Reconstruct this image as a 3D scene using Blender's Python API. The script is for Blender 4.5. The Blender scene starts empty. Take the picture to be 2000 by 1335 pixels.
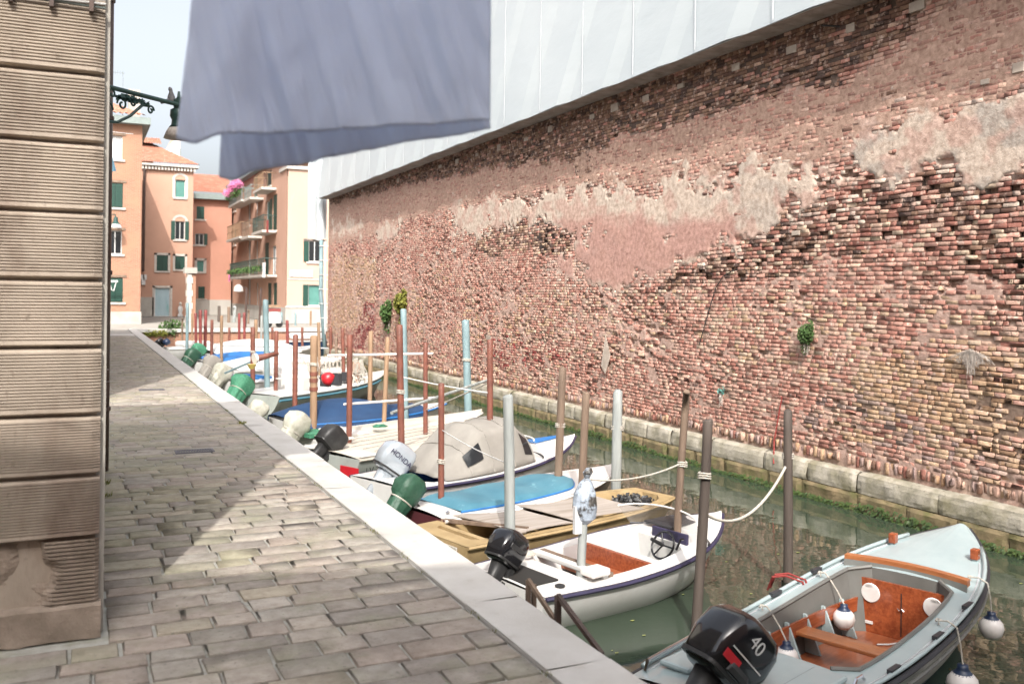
import bpy, math, random
import numpy as np
from mathutils import Matrix, Vector
random.seed(7); R = random.random
C = bpy.context.scene
COL = C.collection
# ------------------------------------------------------------------ camera
CAM_H = 2.0; YAW = math.radians(25.1); ROLL = 0.0120; FPX = 1800.0
_c, _s = math.cos(ROLL), math.sin(ROLL)
_R = Vector((math.cos(YAW), -math.sin(YAW), 0)); _F = Vector((math.sin(YAW), math.cos(YAW), 0)); _U = Vector((0, 0, 1))
_r = _R*_c + _U*_s; _u = -_R*_s + _U*_c
cd = bpy.data.cameras.new('camera'); cam = bpy.data.objects.new('camera', cd); COL.objects.link(cam)
cd.sensor_width = 36; cd.lens = 32.4; cd.shift_y = -0.04525; cd.clip_end = 2000; cd.clip_start = 0.05
m = Matrix.Identity(4)
for i, a in enumerate((_r, _u, -_F)):
    for j in range(3): m[j][i] = a[j]
m[2][3] = CAM_H
cam.matrix_world = m
cd.dof.use_dof = True; cd.dof.focus_distance = 11.0; cd.dof.aperture_fstop = 2.0
C.camera = cam
# ------------------------------------------------------------------ world, sun, exposure
SUN_EL = math.radians(43); SUN_DIR = Vector((0.37, 0.93, 0)).normalized()   # horizontal way the light travels
w = bpy.data.worlds.new('World'); C.world = w; w.use_nodes = True
nt = w.node_tree; bg = nt.nodes['Background']
sky = nt.nodes.new('ShaderNodeTexSky'); sky.sky_type = 'NISHITA'; sky.sun_disc = False
sky.sun_elevation = SUN_EL; sky.sun_rotation = math.atan2(-SUN_DIR.x, -SUN_DIR.y)
sky.air_density = 1.0; sky.dust_density = 7.0; sky.ozone_density = 1.0
hz = nt.nodes.new('ShaderNodeHueSaturation'); hz.inputs['Saturation'].default_value = 0.38; hz.inputs['Value'].default_value = 1.4
nt.links.new(sky.outputs[0], hz.inputs['Color']); nt.links.new(hz.outputs[0], bg.inputs[0]); bg.inputs[1].default_value = 0.15
sl = bpy.data.lights.new('sun', 'SUN'); sl.energy = 3.0; sl.angle = math.radians(0.6); sl.color = (1, 0.95, 0.88)
sun = bpy.data.objects.new('sun', sl); COL.objects.link(sun)
d = Vector((SUN_DIR.x*math.cos(SUN_EL), SUN_DIR.y*math.cos(SUN_EL), -math.sin(SUN_EL)))
sun.rotation_euler = d.to_track_quat('-Z', 'Y').to_euler(); sun.location = (-10, -20, 30)
vs = C.view_settings; vs.view_transform = 'Standard'; vs.look = 'None'; vs.gamma = 1; vs.use_curve_mapping = False; vs.exposure = 0.68
C.render.engine = 'CYCLES'

# ------------------------------------------------------------------ helpers
def ray(px, py):
    return _F + _r*((px-1000)/FPX) + _u*(-(py-577)/FPX)
def onz(px, py, z):
    q = ray(px, py); t = (z-CAM_H)/q.z; return Vector((q.x*t, q.y*t, z))
def onx(px, py, x):
    q = ray(px, py); t = x/q.x; return Vector((x, q.y*t, CAM_H+q.z*t))
def ony(px, py, y):
    q = ray(px, py); t = y/q.y; return Vector((q.x*t, y, CAM_H+q.z*t))
def att(px, py, t):
    q = ray(px, py); return Vector((q.x*t, q.y*t, CAM_H+q.z*t))
def dist(p): return p[0]*_F.x + p[1]*_F.y

OFF = {}
class MB:
    def __init__(s): s.v = []; s.f = []
    def add(s, vs_, fs, M=None):
        n = len(s.v)
        s.v += [tuple(M @ Vector(p)) if M is not None else tuple(p) for p in vs_]
        s.f += [tuple(i+n for i in f) for f in fs]; return s
    def box(s, x0, x1, y0, y1, z0, z1, M=None):
        return s.add([(x0,y0,z0),(x1,y0,z0),(x1,y1,z0),(x0,y1,z0),(x0,y0,z1),(x1,y0,z1),(x1,y1,z1),(x0,y1,z1)],
            [(0,3,2,1),(4,5,6,7),(0,1,5,4),(1,2,6,5),(2,3,7,6),(3,0,4,7)], M)
    def beam(s, a, b, w, h, up=(0,0,1)):
        a = Vector(a); b = Vector(b); x = (b-a).normalized(); y = Vector(up).cross(x)
        if y.length < 1e-4: y = Vector((0,1,0)).cross(x)
        y.normalize(); z = x.cross(y)
        P = []
        for e in (a, b):
            for sy, sz in ((-1,-1),(1,-1),(1,1),(-1,1)): P.append(e + y*w/2*sy + z*h/2*sz)
        return s.add(P, [(0,3,2,1),(4,5,6,7),(0,1,5,4),(1,2,6,5),(2,3,7,6),(3,0,4,7)])
    def tube(s, pts, r, n=8, caps=True):
        pts = [Vector(p) for p in pts]; m_ = len(pts); rs = r if isinstance(r, (list, tuple)) else [r]*m_
        V = []; Fc = []; pv = None
        for i, p in enumerate(pts):
            t = (pts[min(i+1,m_-1)]-pts[max(i-1,0)]).normalized()
            if pv is None:
                a = Vector((0,0,1)) if abs(t.z) < .9 else Vector((1,0,0)); x = t.cross(a).normalized()
            else: x = (pv - t*pv.dot(t)).normalized()
            pv = x; y = t.cross(x)
            for k in range(n):
                an = 2*math.pi*k/n; V.append(p + (x*math.cos(an)+y*math.sin(an))*rs[i])
        for i in range(m_-1):
            for k in range(n):
                a = i*n+k; b = i*n+(k+1)%n; Fc.append((a, b, b+n, a+n))
        if caps: Fc += [tuple(range(n-1,-1,-1)), tuple(range((m_-1)*n, m_*n))]
        return s.add(V, Fc)
    def lathe(s, prof, n=16, c=(0,0,0), M=None):
        V = []; Fc = []
        for r, z in prof:
            for k in range(n):
                a = 2*math.pi*k/n; V.append((c[0]+r*math.cos(a), c[1]+r*math.sin(a), c[2]+z))
        for i in range(len(prof)-1):
            for k in range(n):
                a = i*n+k; b = i*n+(k+1)%n; Fc.append((a, b, b+n, a+n))
        return s.add(V, Fc, M)
    def loft(s, secs, n=20, M=None, caps=True):
        """secs: (cx,cy,cz,rx,ry,exp) rings stacked along z"""
        V = []; Fc = []
        for cx, cy, cz, rx, ry, e in secs:
            for k in range(n):
                a = 2*math.pi*k/n; ca, sa = math.cos(a), math.sin(a)
                V.append((cx+rx*math.copysign(abs(ca)**(2/e), ca), cy+ry*math.copysign(abs(sa)**(2/e), sa), cz))
        for i in range(len(secs)-1):
            for k in range(n):
                a = i*n+k; b = i*n+(k+1)%n; Fc.append((a, b, b+n, a+n))
        if caps: Fc += [tuple(range(n-1,-1,-1)), tuple(range((len(secs)-1)*n, len(secs)*n))]
        return s.add(V, Fc, M)
    def grid(s, fn, nu, nv, M=None):
        V = [fn(i/nu, j/nv) for i in range(nu+1) for j in range(nv+1)]
        Fc = [(i*(nv+1)+j, (i+1)*(nv+1)+j, (i+1)*(nv+1)+j+1, i*(nv+1)+j+1) for i in range(nu) for j in range(nv)]
        return s.add(V, Fc, M)
    def poly(s, pts, h, M=None):
        """prism: plan polygon pts (x,y,z) extruded down by h"""
        n = len(pts); V = [tuple(p) for p in pts] + [(p[0],p[1],p[2]-h) for p in pts]
        Fc = [tuple(range(n)), tuple(range(2*n-1, n-1, -1))] + [(i, i+n, (i+1)%n+n, (i+1)%n) for i in range(n)]
        return s.add(V, Fc, M)
    def mesh(s, name, mat=None, smooth=False, off=(0,0,0)):
        me = bpy.data.meshes.new(name)
        o = off
        me.from_pydata([(p[0]-o[0], p[1]-o[1], p[2]-o[2]) for p in s.v], [], s.f)
        if mat: me.materials.append(mat)
        if smooth: me.polygons.foreach_set('use_smooth', [True]*len(me.polygons))
        me.update(); return me
    def build(s, name, mat, parent=None, bevel=0, smooth=False, origin=None, label=None, cat=None, group=None, kind=None, solid=0, sub=0):
        off = OFF.get(parent.name, (0,0,0)) if parent else (origin or (0,0,0))
        me = s.mesh(name, mat, smooth, off)
        o = bpy.data.objects.new(name, me); COL.objects.link(o)
        if parent: o.parent = parent; OFF[o.name] = off
        elif origin: o.location = origin; OFF[o.name] = tuple(origin)
        if sub:
            q = o.modifiers.new('s', 'SUBSURF'); q.levels = sub; q.render_levels = sub
        if solid:
            q = o.modifiers.new('t', 'SOLIDIFY'); q.thickness = solid; q.offset = 0
        if bevel:
            q = o.modifiers.new('b', 'BEVEL'); q.width = bevel; q.segments = 2; q.limit_method = 'ANGLE'; q.angle_limit = math.radians(40)
        return tag(o, label, cat, group, kind)
def tag(o, label=None, cat=None, group=None, kind=None):
    if label: o['label'] = label
    if cat: o['category'] = cat
    if group: o['group'] = group
    if kind: o['kind'] = kind
    return o
def thing(name, label, cat, loc=(0,0,0), rz=0, group=None, local=False):
    o = bpy.data.objects.new(name, None); COL.objects.link(o); o.location = loc; o.rotation_euler = (0,0,rz); o.empty_display_size = .2
    OFF[o.name] = (0,0,0) if local else tuple(loc)
    return tag(o, label, cat, group)
def text(s, parent, mat, size, M, name='lettering', ext=0.001):
    cu = bpy.data.curves.new('t', 'FONT'); cu.body = s; cu.size = size; cu.extrude = ext; cu.align_x = 'CENTER'; cu.align_y = 'CENTER'
    o = bpy.data.objects.new('t', cu); COL.objects.link(o)
    me = bpy.data.meshes.new_from_object(o.evaluated_get(bpy.context.evaluated_depsgraph_get()))
    bpy.data.objects.remove(o); me.transform(M); me.materials.clear(); me.materials.append(mat)
    q = bpy.data.objects.new(name, me); COL.objects.link(q); q.parent = parent; return q

# ------------------------------------------------------------------ noise
_rs = np.random.RandomState(3); _T = _rs.rand(256, 256)
def vn(x, y, sd=0):
    x = np.asarray(x, float)+sd*17.3; y = np.asarray(y, float)+sd*9.1
    xi = np.floor(x).astype(int); yi = np.floor(y).astype(int); fx = x-xi; fy = y-yi
    fx = fx*fx*(3-2*fx); fy = fy*fy*(3-2*fy)
    g = lambda a, b: _T[a % 256, b % 256]
    return (g(xi,yi)*(1-fx)+g(xi+1,yi)*fx)*(1-fy)+(g(xi,yi+1)*(1-fx)+g(xi+1,yi+1)*fx)*fy
def fbm(x, y, o=4, sd=0):
    a = 0.5; r = 0; t = 0
    for i in range(o): r = r+a*vn(x*2**i, y*2**i, sd+i); t += a; a *= .5
    return r/t

# ------------------------------------------------------------------ materials
def mat(name, col, col2=None, rough=.7, scale=4, bump=0, bscale=None, metal=0, stretch=(1,1,1), spec=.5, attr=None, detail=5, sharp=None, stain=None, stain2=None, coat=0, trans=0, alpha=1, world=False, var=0, transl=None):
    m_ = bpy.data.materials.new(name); m_.use_nodes = True; N = m_.node_tree.nodes; L = m_.node_tree.links
    b = N['Principled BSDF']; b.inputs['Roughness'].default_value = rough; b.inputs['Metallic'].default_value = metal
    b.inputs['Specular IOR Level'].default_value = spec; b.inputs['Coat Weight'].default_value = coat
    b.inputs['Transmission Weight'].default_value = trans; b.inputs['Alpha'].default_value = alpha
    tc = N.new('ShaderNodeNewGeometry' if world else 'ShaderNodeTexCoord'); mp = N.new('ShaderNodeMapping'); mp.inputs['Scale'].default_value = stretch
    L.new(tc.outputs['Position' if world else 'Object'], mp.inputs[0])
    def noise(sc, det=detail, r_=.6):
        n = N.new('ShaderNodeTexNoise'); n.inputs['Scale'].default_value = sc; n.inputs['Detail'].default_value = det; n.inputs['Roughness'].default_value = r_
        L.new(mp.outputs[0], n.inputs['Vector']); return n
    def ramp(a, lo, hi):
        r_ = N.new('ShaderNodeMapRange'); r_.inputs['From Min'].default_value = lo; r_.inputs['From Max'].default_value = hi; L.new(a, r_.inputs['Value']); return r_.outputs['Result']
    def mix(f, a, b_, mode='MIX'):
        x = N.new('ShaderNodeMix'); x.data_type = 'RGBA'; x.blend_type = mode
        for s_, v_ in ((0, f), (6, a), (7, b_)):
            if isinstance(v_, (int, float)): x.inputs[s_].default_value = v_
            elif isinstance(v_, tuple): x.inputs[s_].default_value = (*v_, 1) if len(v_) == 3 else v_
            else: L.new(v_, x.inputs[s_])
        return x.outputs[2]
    if col2 is None: col2 = tuple(c*.82 for c in col)
    n1 = noise(scale); lo, hi = sharp or (.35, .65)
    f = ramp(n1.outputs['Fac'], lo, hi)
    if attr:
        a = N.new('ShaderNodeAttribute'); a.attribute_name = attr
        c = mix(f, a.outputs['Color'], mix(1.0, a.outputs['Color'], tuple(col2), 'MULTIPLY'))
    else: c = mix(f, tuple(col), tuple(col2))
    if var:
        oi = N.new('ShaderNodeObjectInfo'); hs = N.new('ShaderNodeHueSaturation'); L.new(c, hs.inputs['Color'])
        r_ = N.new('ShaderNodeMapRange'); r_.inputs['To Min'].default_value = 1-var; r_.inputs['To Max'].default_value = 1+var; L.new(oi.outputs['Random'], r_.inputs['Value']); L.new(r_.outputs['Result'], hs.inputs['Value'])
        c = hs.outputs['Color']
    if stain:
        sc, scol, lo2, hi2 = stain; n3 = noise(sc, 6, .65); c = mix(ramp(n3.outputs['Fac'], lo2, hi2), c, tuple(scol))
    if stain2:
        sc, scol, lo2, hi2 = stain2; n4 = noise(sc, 4, .6); c = mix(ramp(n4.outputs['Fac'], lo2, hi2), c, tuple(scol))
    L.new(c, b.inputs['Base Color'])
    if transl:
        tb = N.new('ShaderNodeBsdfTranslucent'); ms = N.new('ShaderNodeMixShader'); ms.inputs[0].default_value = transl; L.new(c, tb.inputs['Color']); L.new(b.outputs[0], ms.inputs[1]); L.new(tb.outputs[0], ms.inputs[2]); L.new(ms.outputs[0], N['Material Output'].inputs['Surface'])
    if bump:
        n2 = noise(bscale or scale*4, 6, .65); bp = N.new('ShaderNodeBump'); bp.inputs['Strength'].default_value = 1; bp.inputs['Distance'].default_value = bump
        L.new(n2.outputs['Fac'], bp.inputs['Height']); L.new(bp.outputs[0], b.inputs['Normal'])
    return m_
def wood(name, a, b_, rough=.35, coat=.3, sc=1.0, axis=0):
    st = [14, 14, 14]; st[axis] = 1.2
    return mat(name, a, b_, rough=rough, scale=2.2*sc, stretch=tuple(st), coat=coat, bump=.0015, bscale=3*sc, detail=8)
X = {}
X['paver'] = mat('paver', (1,1,1), (.66,.64,.62), rough=.82, scale=11, attr='Col', bump=.009, bscale=38, sharp=(.3,.7), stain=(1.7,(.235,.235,.16),.50,.76), stain2=(34,(.14,.13,.11),.60,.76), world=True, var=0, detail=8)
X['grout'] = mat('grout', (.39,.38,.35), (.29,.285,.25), rough=.9, scale=9, bump=.004, bscale=60, stain=(1.6,(.16,.165,.09),.56,.72), world=True)
X['kerb'] = mat('kerb_stone', (.53,.515,.49), (.45,.43,.40), rough=.6, scale=2.5, bump=.0025, bscale=50, stain=(5,(.36,.33,.29),.62,.8), world=True, detail=8)
X['ground'] = mat('ground', (.33,.31,.28), (.26,.245,.215), rough=.9, scale=.8, world=True, bump=.004)
X['brick'] = mat('brick', (1,1,1), (.62,.6,.6), rough=.9, scale=9, attr='Col', bump=.008, bscale=40, world=True, sharp=(.38,.66), detail=8, stain=(8,(.54,.40,.33),.54,.68), stain2=(30,(.10,.06,.05),.60,.72))
X['mortar'] = mat('mortar', (1,1,1), (.55,.50,.47), rough=.95, scale=11, attr='Col', bump=.012, bscale=30, world=True, detail=9, sharp=(.35,.7))
X['coping'] = mat('coping', (.44,.40,.335), (.24,.22,.165), rough=.85, scale=3, bump=.012, bscale=14, world=True, detail=8, stain=(1.8,(.20,.18,.11),.50,.68), stain2=(22,(.16,.14,.10),.60,.75))
X['footing'] = mat('footing', (.24,.18,.10), (.12,.10,.05), rough=.85, scale=4, bump=.012, bscale=14, world=True, detail=8, stain=(3,(.12,.12,.04),.5,.68))
X['algae'] = mat('algae', (.025,.05,.012), (.05,.08,.015), rough=.5, scale=9)
X['block'] = mat('block_stone', (.46,.39,.33), (.34,.28,.23), rough=.8, scale=5, bump=.004, world=True)
X['tarp'] = mat('white_sheeting', (.50,.54,.555), (.44,.485,.505), rough=.42, scale=.5, bump=.012, bscale=2.2, stretch=(1,.35,1), world=True, stain=(3.1,(.46,.48,.47),.66,.82))
X['soffit'] = mat('soffit_board', (.36,.31,.28), (.24,.2,.18), rough=.85, scale=3, bump=.003, world=True, stain=(2,(.14,.11,.10),.55,.75))
X['seam'] = mat('seam', (.48,.5,.52), rough=.6)
X['sheet'] = mat('laundry_cotton', (.73,.80,.92), (.69,.76,.89), rough=.9, scale=2, bump=.0015, bscale=120, spec=.2, transl=.55)
X['flute'] = mat('fluted_stone', (.40,.335,.27), (.30,.25,.20), rough=.88, scale=2.2, bump=.003, bscale=60, world=True, stretch=(1,1,.45), stain=(2.0,(.21,.155,.12),.50,.70), stain2=(26,(.20,.16,.13),.62,.74), detail=8, var=.09)
X['rubble'] = mat('broken_stone', (.31,.25,.20), (.19,.15,.115), rough=.93, scale=5, bump=.016, bscale=18, world=True, detail=9)
X['pipe'] = mat('dark_brown_paint', (.05,.032,.026), (.08,.05,.04), rough=.45, scale=6)
X['iron'] = mat('green_black_iron', (.02,.055,.05), (.03,.07,.06), rough=.45, scale=10)
X['rust'] = mat('rusty_brown_paint', (.20,.068,.045), (.13,.05,.036), rough=.6, scale=7, bump=.002, bscale=40, stain=(9,(.27,.15,.10),.6,.75), world=True)
X['red'] = mat('dull_red_paint', (.24,.05,.045), (.16,.04,.035), rough=.55, scale=7, bump=.002, world=True)
X['dkwood'] = mat('dark_weathered_wood', (.105,.082,.068), (.055,.043,.036), rough=.75, scale=7, stretch=(1,1,.12), bump=.006, bscale=30, world=True, detail=8)
X['brwood'] = mat('brown_weathered_wood', (.22,.155,.11), (.13,.09,.065), rough=.8, scale=8, stretch=(1,1,.12), bump=.006, bscale=30, world=True, detail=8)
X['grwood'] = mat('grey_weathered_wood', (.33,.35,.34), (.20,.215,.21), rough=.8, scale=9, stretch=(1,1,.1), bump=.006, bscale=30, world=True, detail=8)
X['teal'] = mat('grey_blue_paint', (.20,.29,.31), (.145,.21,.225), rough=.6, scale=5, bump=.002, world=True, stretch=(1,1,.3))
X['tan'] = mat('tan_wood', (.30,.195,.12), (.22,.14,.085), rough=.75, scale=7, stretch=(1,1,.15), bump=.003, world=True)
X['wet'] = mat('waterline_band', (.02,.022,.015), rough=.35)
X['gel'] = mat('white_gelcoat', (.64,.635,.62), (.58,.57,.55), rough=.28, scale=3, coat=.2, stain=(6,(.5,.48,.43),.68,.86))
X['geloff'] = mat('offwhite_deck', (.54,.50,.43), (.46,.42,.36), rough=.5, scale=3, bump=.001, stain=(5,(.44,.39,.32),.62,.82))
X['greyhull'] = mat('grey_hull', (.36,.385,.36), (.28,.30,.28), rough=.42, scale=2, stain=(4,(.18,.19,.17),.6,.8))
X['bluegrey'] = mat('blue_grey_gelcoat', (.35,.425,.435), (.31,.385,.395), rough=.2, scale=2, coat=.4, bump=.0006, bscale=7, stain=(7,(.26,.31,.32),.64,.84))
X['bluegrey2'] = mat('taupe_grey_coaming', (.155,.155,.145), (.12,.12,.11), rough=.45, scale=3)
X['beige'] = mat('beige_paint', (.39,.285,.15), (.29,.205,.10), rough=.6, scale=3, bump=.002, stain=(6,(.22,.15,.08),.6,.8))
X['ply'] = mat('weathered_plywood', (.37,.325,.29), (.26,.225,.19), rough=.8, scale=3, stretch=(.3,3,1), bump=.002, stain=(3,(.22,.17,.13),.58,.8), detail=8)
X['burg'] = mat('burgundy_hull', (.10,.028,.035), (.07,.02,.025), rough=.3, scale=2, coat=.3)
X['bluecov'] = mat('faded_blue_vinyl', (.045,.15,.21), (.075,.20,.26), rough=.5, scale=2, bump=.003, bscale=6, stain=(5,(.24,.44,.5),.62,.8))
X['navy'] = mat('navy_canvas', (.006,.030,.085), (.010,.042,.11), rough=.75, scale=2, bump=.012, bscale=4)
X['blue'] = mat('blue_paint', (.02,.12,.35), (.02,.16,.42), rough=.45, scale=3)
X['bluebot'] = mat('blue_antifouling', (.01,.06,.15), (.01,.09,.2), rough=.5, scale=3)
X['canvas'] = mat('beige_canvas', (.255,.24,.215), (.205,.19,.17), rough=.85, scale=2, bump=.006, bscale=5)
X['wcover'] = mat('white_vinyl_cover', (.46,.45,.39), (.30,.30,.24), rough=.6, scale=6, bump=.03, bscale=4, stain=(7,(.22,.22,.17),.56,.75))
X['gcover'] = mat('green_tarp', (.014,.055,.032), (.03,.09,.055), rough=.5, scale=6, bump=.035, bscale=4)
X['gnet'] = mat('green_net', (.03,.15,.085), (.06,.22,.13), rough=.7, scale=20, bump=.01, bscale=25)
X['dteak'] = wood('mahogany', (.33,.085,.03), (.20,.045,.017), rough=.25, coat=.5)
X['floorw'] = wood('varnished_plywood', (.33,.105,.045), (.24,.072,.03), rough=.3, coat=.4)
X['thw'] = wood('orange_varnished_wood', (.38,.145,.055), (.28,.095,.036), rough=.28, coat=.5, axis=1)
X['black'] = mat('black_plastic', (.008,.008,.01), (.014,.014,.016), rough=.16, scale=3, coat=.5)
X['blackm'] = mat('matt_black', (.015,.015,.016), (.03,.03,.03), rough=.5, scale=9)
X['rubber'] = mat('rubber_strip', (.035,.035,.04), rough=.55)
X['purple'] = mat('dark_blue_rail', (.035,.03,.07), rough=.5)
X['silver'] = mat('silver_cowl', (.42,.46,.50), (.36,.40,.44), rough=.22, scale=2, metal=.3, coat=.3)
X['chrome'] = mat('chrome', (.7,.7,.72), rough=.15, metal=1)
X['white'] = mat('white_paint', (.60,.60,.59), (.50,.50,.49), rough=.5, scale=2.5, bump=.01, bscale=3)
X['fender'] = mat('white_fender', (.72,.70,.68), (.64,.60,.57), rough=.42, scale=5)
X['dkblue'] = mat('dark_blue_rubber', (.015,.03,.07), rough=.4)
X['rope'] = mat('rope', (.50,.47,.42), (.36,.33,.28), rough=.95, scale=40, bump=.003, bscale=90)
X['redrope'] = mat('red_rope', (.26,.035,.03), rough=.8)
X['redp'] = mat('red_plastic', (.50,.02,.03), rough=.35)
X['yel'] = mat('yellow_plastic', (.6,.45,.12), rough=.4)
X['dark'] = mat('dark_inside', (.02,.018,.016), rough=.8)
X['cockpit'] = mat('grey_green_footwell', (.12,.16,.16), (.09,.125,.125), rough=.5, scale=4)
X['cloth'] = mat('patterned_rag', (.42,.40,.38), (.10,.10,.11), rough=.7, scale=9, sharp=(.48,.54), bump=.01)
X['bag'] = mat('silver_blue_bag', (.38,.44,.52), (.06,.055,.05), rough=.25, scale=7, sharp=(.46,.56), bump=.03, bscale=9)
X['leaf'] = mat('leaf', (.05,.10,.03), (.09,.15,.05), rough=.6, scale=8, spec=.2)
X['leafy'] = mat('yellow_leaf', (.20,.19,.04), (.12,.14,.03), rough=.6, scale=12, spec=.2)
X['straw'] = mat('dry_straw', (.56,.50,.45), (.38,.33,.29), rough=.8, scale=30)
X['pink'] = mat('pink_flowers', (.62,.14,.33), (.7,.28,.45), rough=.7, scale=6)
X['salmon'] = mat('salmon_plaster', (.455,.275,.20), (.40,.235,.17), rough=.9, scale=.35, bump=.003, world=True, stain=(1.1,(.38,.21,.15),.56,.8))
X['salmonr'] = mat('deeper_salmon_plaster', (.43,.22,.16), (.37,.19,.135), rough=.9, scale=.5, world=True)
X['pinkw'] = mat('pale_pink_plaster', (.49,.345,.27), (.43,.30,.235), rough=.9, scale=.3, bump=.003, world=True, stretch=(1,1,.4), stain=(.9,(.55,.40,.32),.55,.8))
X['whitew'] = mat('whitewashed_base', (.40,.38,.35), (.32,.305,.275), rough=.9, scale=.6, world=True, stretch=(1,1,.4))
X['greyw'] = mat('grey_render', (.40,.38,.34), (.30,.28,.25), rough=.9, scale=1, world=True)
X['terra'] = mat('terracotta', (.38,.155,.10), (.29,.11,.07), rough=.9, scale=1.6, world=True, stain=(2.3,(.42,.26,.19),.5,.7))
X['shut'] = mat('green_shutter', (.008,.052,.036), (.006,.04,.028), rough=.5, scale=3)
X['teals'] = mat('pale_teal_blind', (.08,.22,.19), (.06,.18,.155), rough=.6, scale=3)
X['frame'] = mat('white_frame', (.50,.465,.42), rough=.6)
X['pane'] = mat('dark_glass', (.02,.022,.025), rough=.1)
X['curt'] = mat('white_curtain', (.66,.66,.66), (.52,.52,.53), rough=.8, scale=4, stretch=(8,8,.3))
X['gutter'] = mat('grey_gutter', (.20,.24,.23), rough=.5)
X['fbrick'] = None
X['bluedoor'] = mat('faded_blue_door', (.38,.50,.55), (.30,.42,.46), rough=.7, scale=1.5, world=True, stretch=(1,1,.3), stain=(1.5,(.12,.35,.30),.6,.75))
X['jeans'] = mat('blue_cloth', (.10,.19,.25), (.07,.14,.19), rough=.9, scale=2, stretch=(3,3,1))
X['bird'] = mat('pigeon_feathers', (.22,.21,.21), (.12,.12,.13), rough=.8, scale=20)
X['grate'] = mat('grate_iron', (.12,.115,.13), rough=.6)
X['debris'] = mat('floating_leaves', (.25,.26,.08), rough=.7)
def glass():
    m_ = bpy.data.materials.new('tinted_plastic'); m_.use_nodes = True; b = m_.node_tree.nodes['Principled BSDF']
    b.inputs['Base Color'].default_value = (.40,.36,.32,1); b.inputs['Roughness'].default_value = .05; b.inputs['Transmission Weight'].default_value = 0; b.inputs['Alpha'].default_value = .33; return m_
X['glass'] = glass()
def water_mat():
    m_ = bpy.data.materials.new('canal_water'); m_.use_nodes = True; N = m_.node_tree.nodes; L = m_.node_tree.links; b = N['Principled BSDF']
    g = N.new('ShaderNodeNewGeometry'); mp = N.new('ShaderNodeMapping'); mp.inputs['Scale'].default_value = (1,1,1); L.new(g.outputs['Position'], mp.inputs[0])
    n = N.new('ShaderNodeTexNoise'); n.inputs['Scale'].default_value = .5; n.inputs['Detail'].default_value = 4; L.new(mp.outputs[0], n.inputs['Vector'])
    cr = N.new('ShaderNodeMix'); cr.data_type = 'RGBA'; cr.inputs[6].default_value = (.030,.046,.031,1); cr.inputs[7].default_value = (.040,.056,.037,1); L.new(n.outputs['Fac'], cr.inputs[0]); L.new(cr.outputs[2], b.inputs['Base Color'])
    b.inputs['Roughness'].default_value = .03; b.inputs['IOR'].default_value = 1.45; b.inputs['Specular IOR Level'].default_value = .8
    n1 = N.new('ShaderNodeTexNoise'); n1.inputs['Scale'].default_value = 1.6; n1.inputs['Detail'].default_value = 2; L.new(mp.outputs[0], n1.inputs['Vector'])
    n2 = N.new('ShaderNodeTexNoise'); n2.inputs['Scale'].default_value = 7; n2.inputs['Detail'].default_value = 2; L.new(mp.outputs[0], n2.inputs['Vector'])
    ad = N.new('ShaderNodeMath'); ad.operation = 'MULTIPLY_ADD'; L.new(n2.outputs['Fac'], ad.inputs[0]); ad.inputs[1].default_value = .16; L.new(n1.outputs['Fac'], ad.inputs[2])
    bp = N.new('ShaderNodeBump'); bp.inputs['Strength'].default_value = 1; bp.inputs['Distance'].default_value = .007; L.new(ad.outputs[0], bp.inputs['Height']); L.new(bp.outputs[0], b.inputs['Normal'])
    return m_
X['water'] = water_mat()
def far_brick():
    m_ = bpy.data.materials.new('orange_brick_far'); m_.use_nodes = True; N = m_.node_tree.nodes; L = m_.node_tree.links; b = N['Principled BSDF']; b.inputs['Roughness'].default_value = .9
    g = N.new('ShaderNodeNewGeometry'); sp = N.new('ShaderNodeSeparateXYZ'); L.new(g.outputs['Position'], sp.inputs[0])
    ad = N.new('ShaderNodeMath'); L.new(sp.outputs[0], ad.inputs[0]); L.new(sp.outputs[1], ad.inputs[1])
    cb = N.new('ShaderNodeCombineXYZ'); L.new(ad.outputs[0], cb.inputs[0]); L.new(sp.outputs[2], cb.inputs[1])
    bt = N.new('ShaderNodeTexBrick'); bt.inputs['Scale'].default_value = 1; bt.inputs['Brick Width'].default_value = .25; bt.inputs['Row Height'].default_value = .075; bt.inputs['Mortar Size'].default_value = .008
    bt.inputs['Color1'].default_value = (.33,.155,.095,1); bt.inputs['Color2'].default_value = (.26,.12,.075,1); bt.inputs['Mortar'].default_value = (.34,.25,.19,1)
    L.new(cb.outputs[0], bt.inputs['Vector'])
    n = N.new('ShaderNodeTexNoise'); n.inputs['Scale'].default_value = .7; n.inputs['Detail'].default_value = 6; L.new(g.outputs['Position'], n.inputs['Vector'])
    mr = N.new('ShaderNodeMapRange'); mr.inputs['From Min'].default_value = .45; mr.inputs['From Max'].default_value = .7; L.new(n.outputs['Fac'], mr.inputs['Value'])
    mx = N.new('ShaderNodeMix'); mx.data_type = 'RGBA'; mx.inputs[7].default_value = (.34,.19,.12,1); L.new(mr.outputs[0], mx.inputs[0]); L.new(bt.outputs['Color'], mx.inputs[6]); L.new(mx.outputs[2], b.inputs['Base Color'])
    return m_
X['fbrick'] = far_brick()

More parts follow.
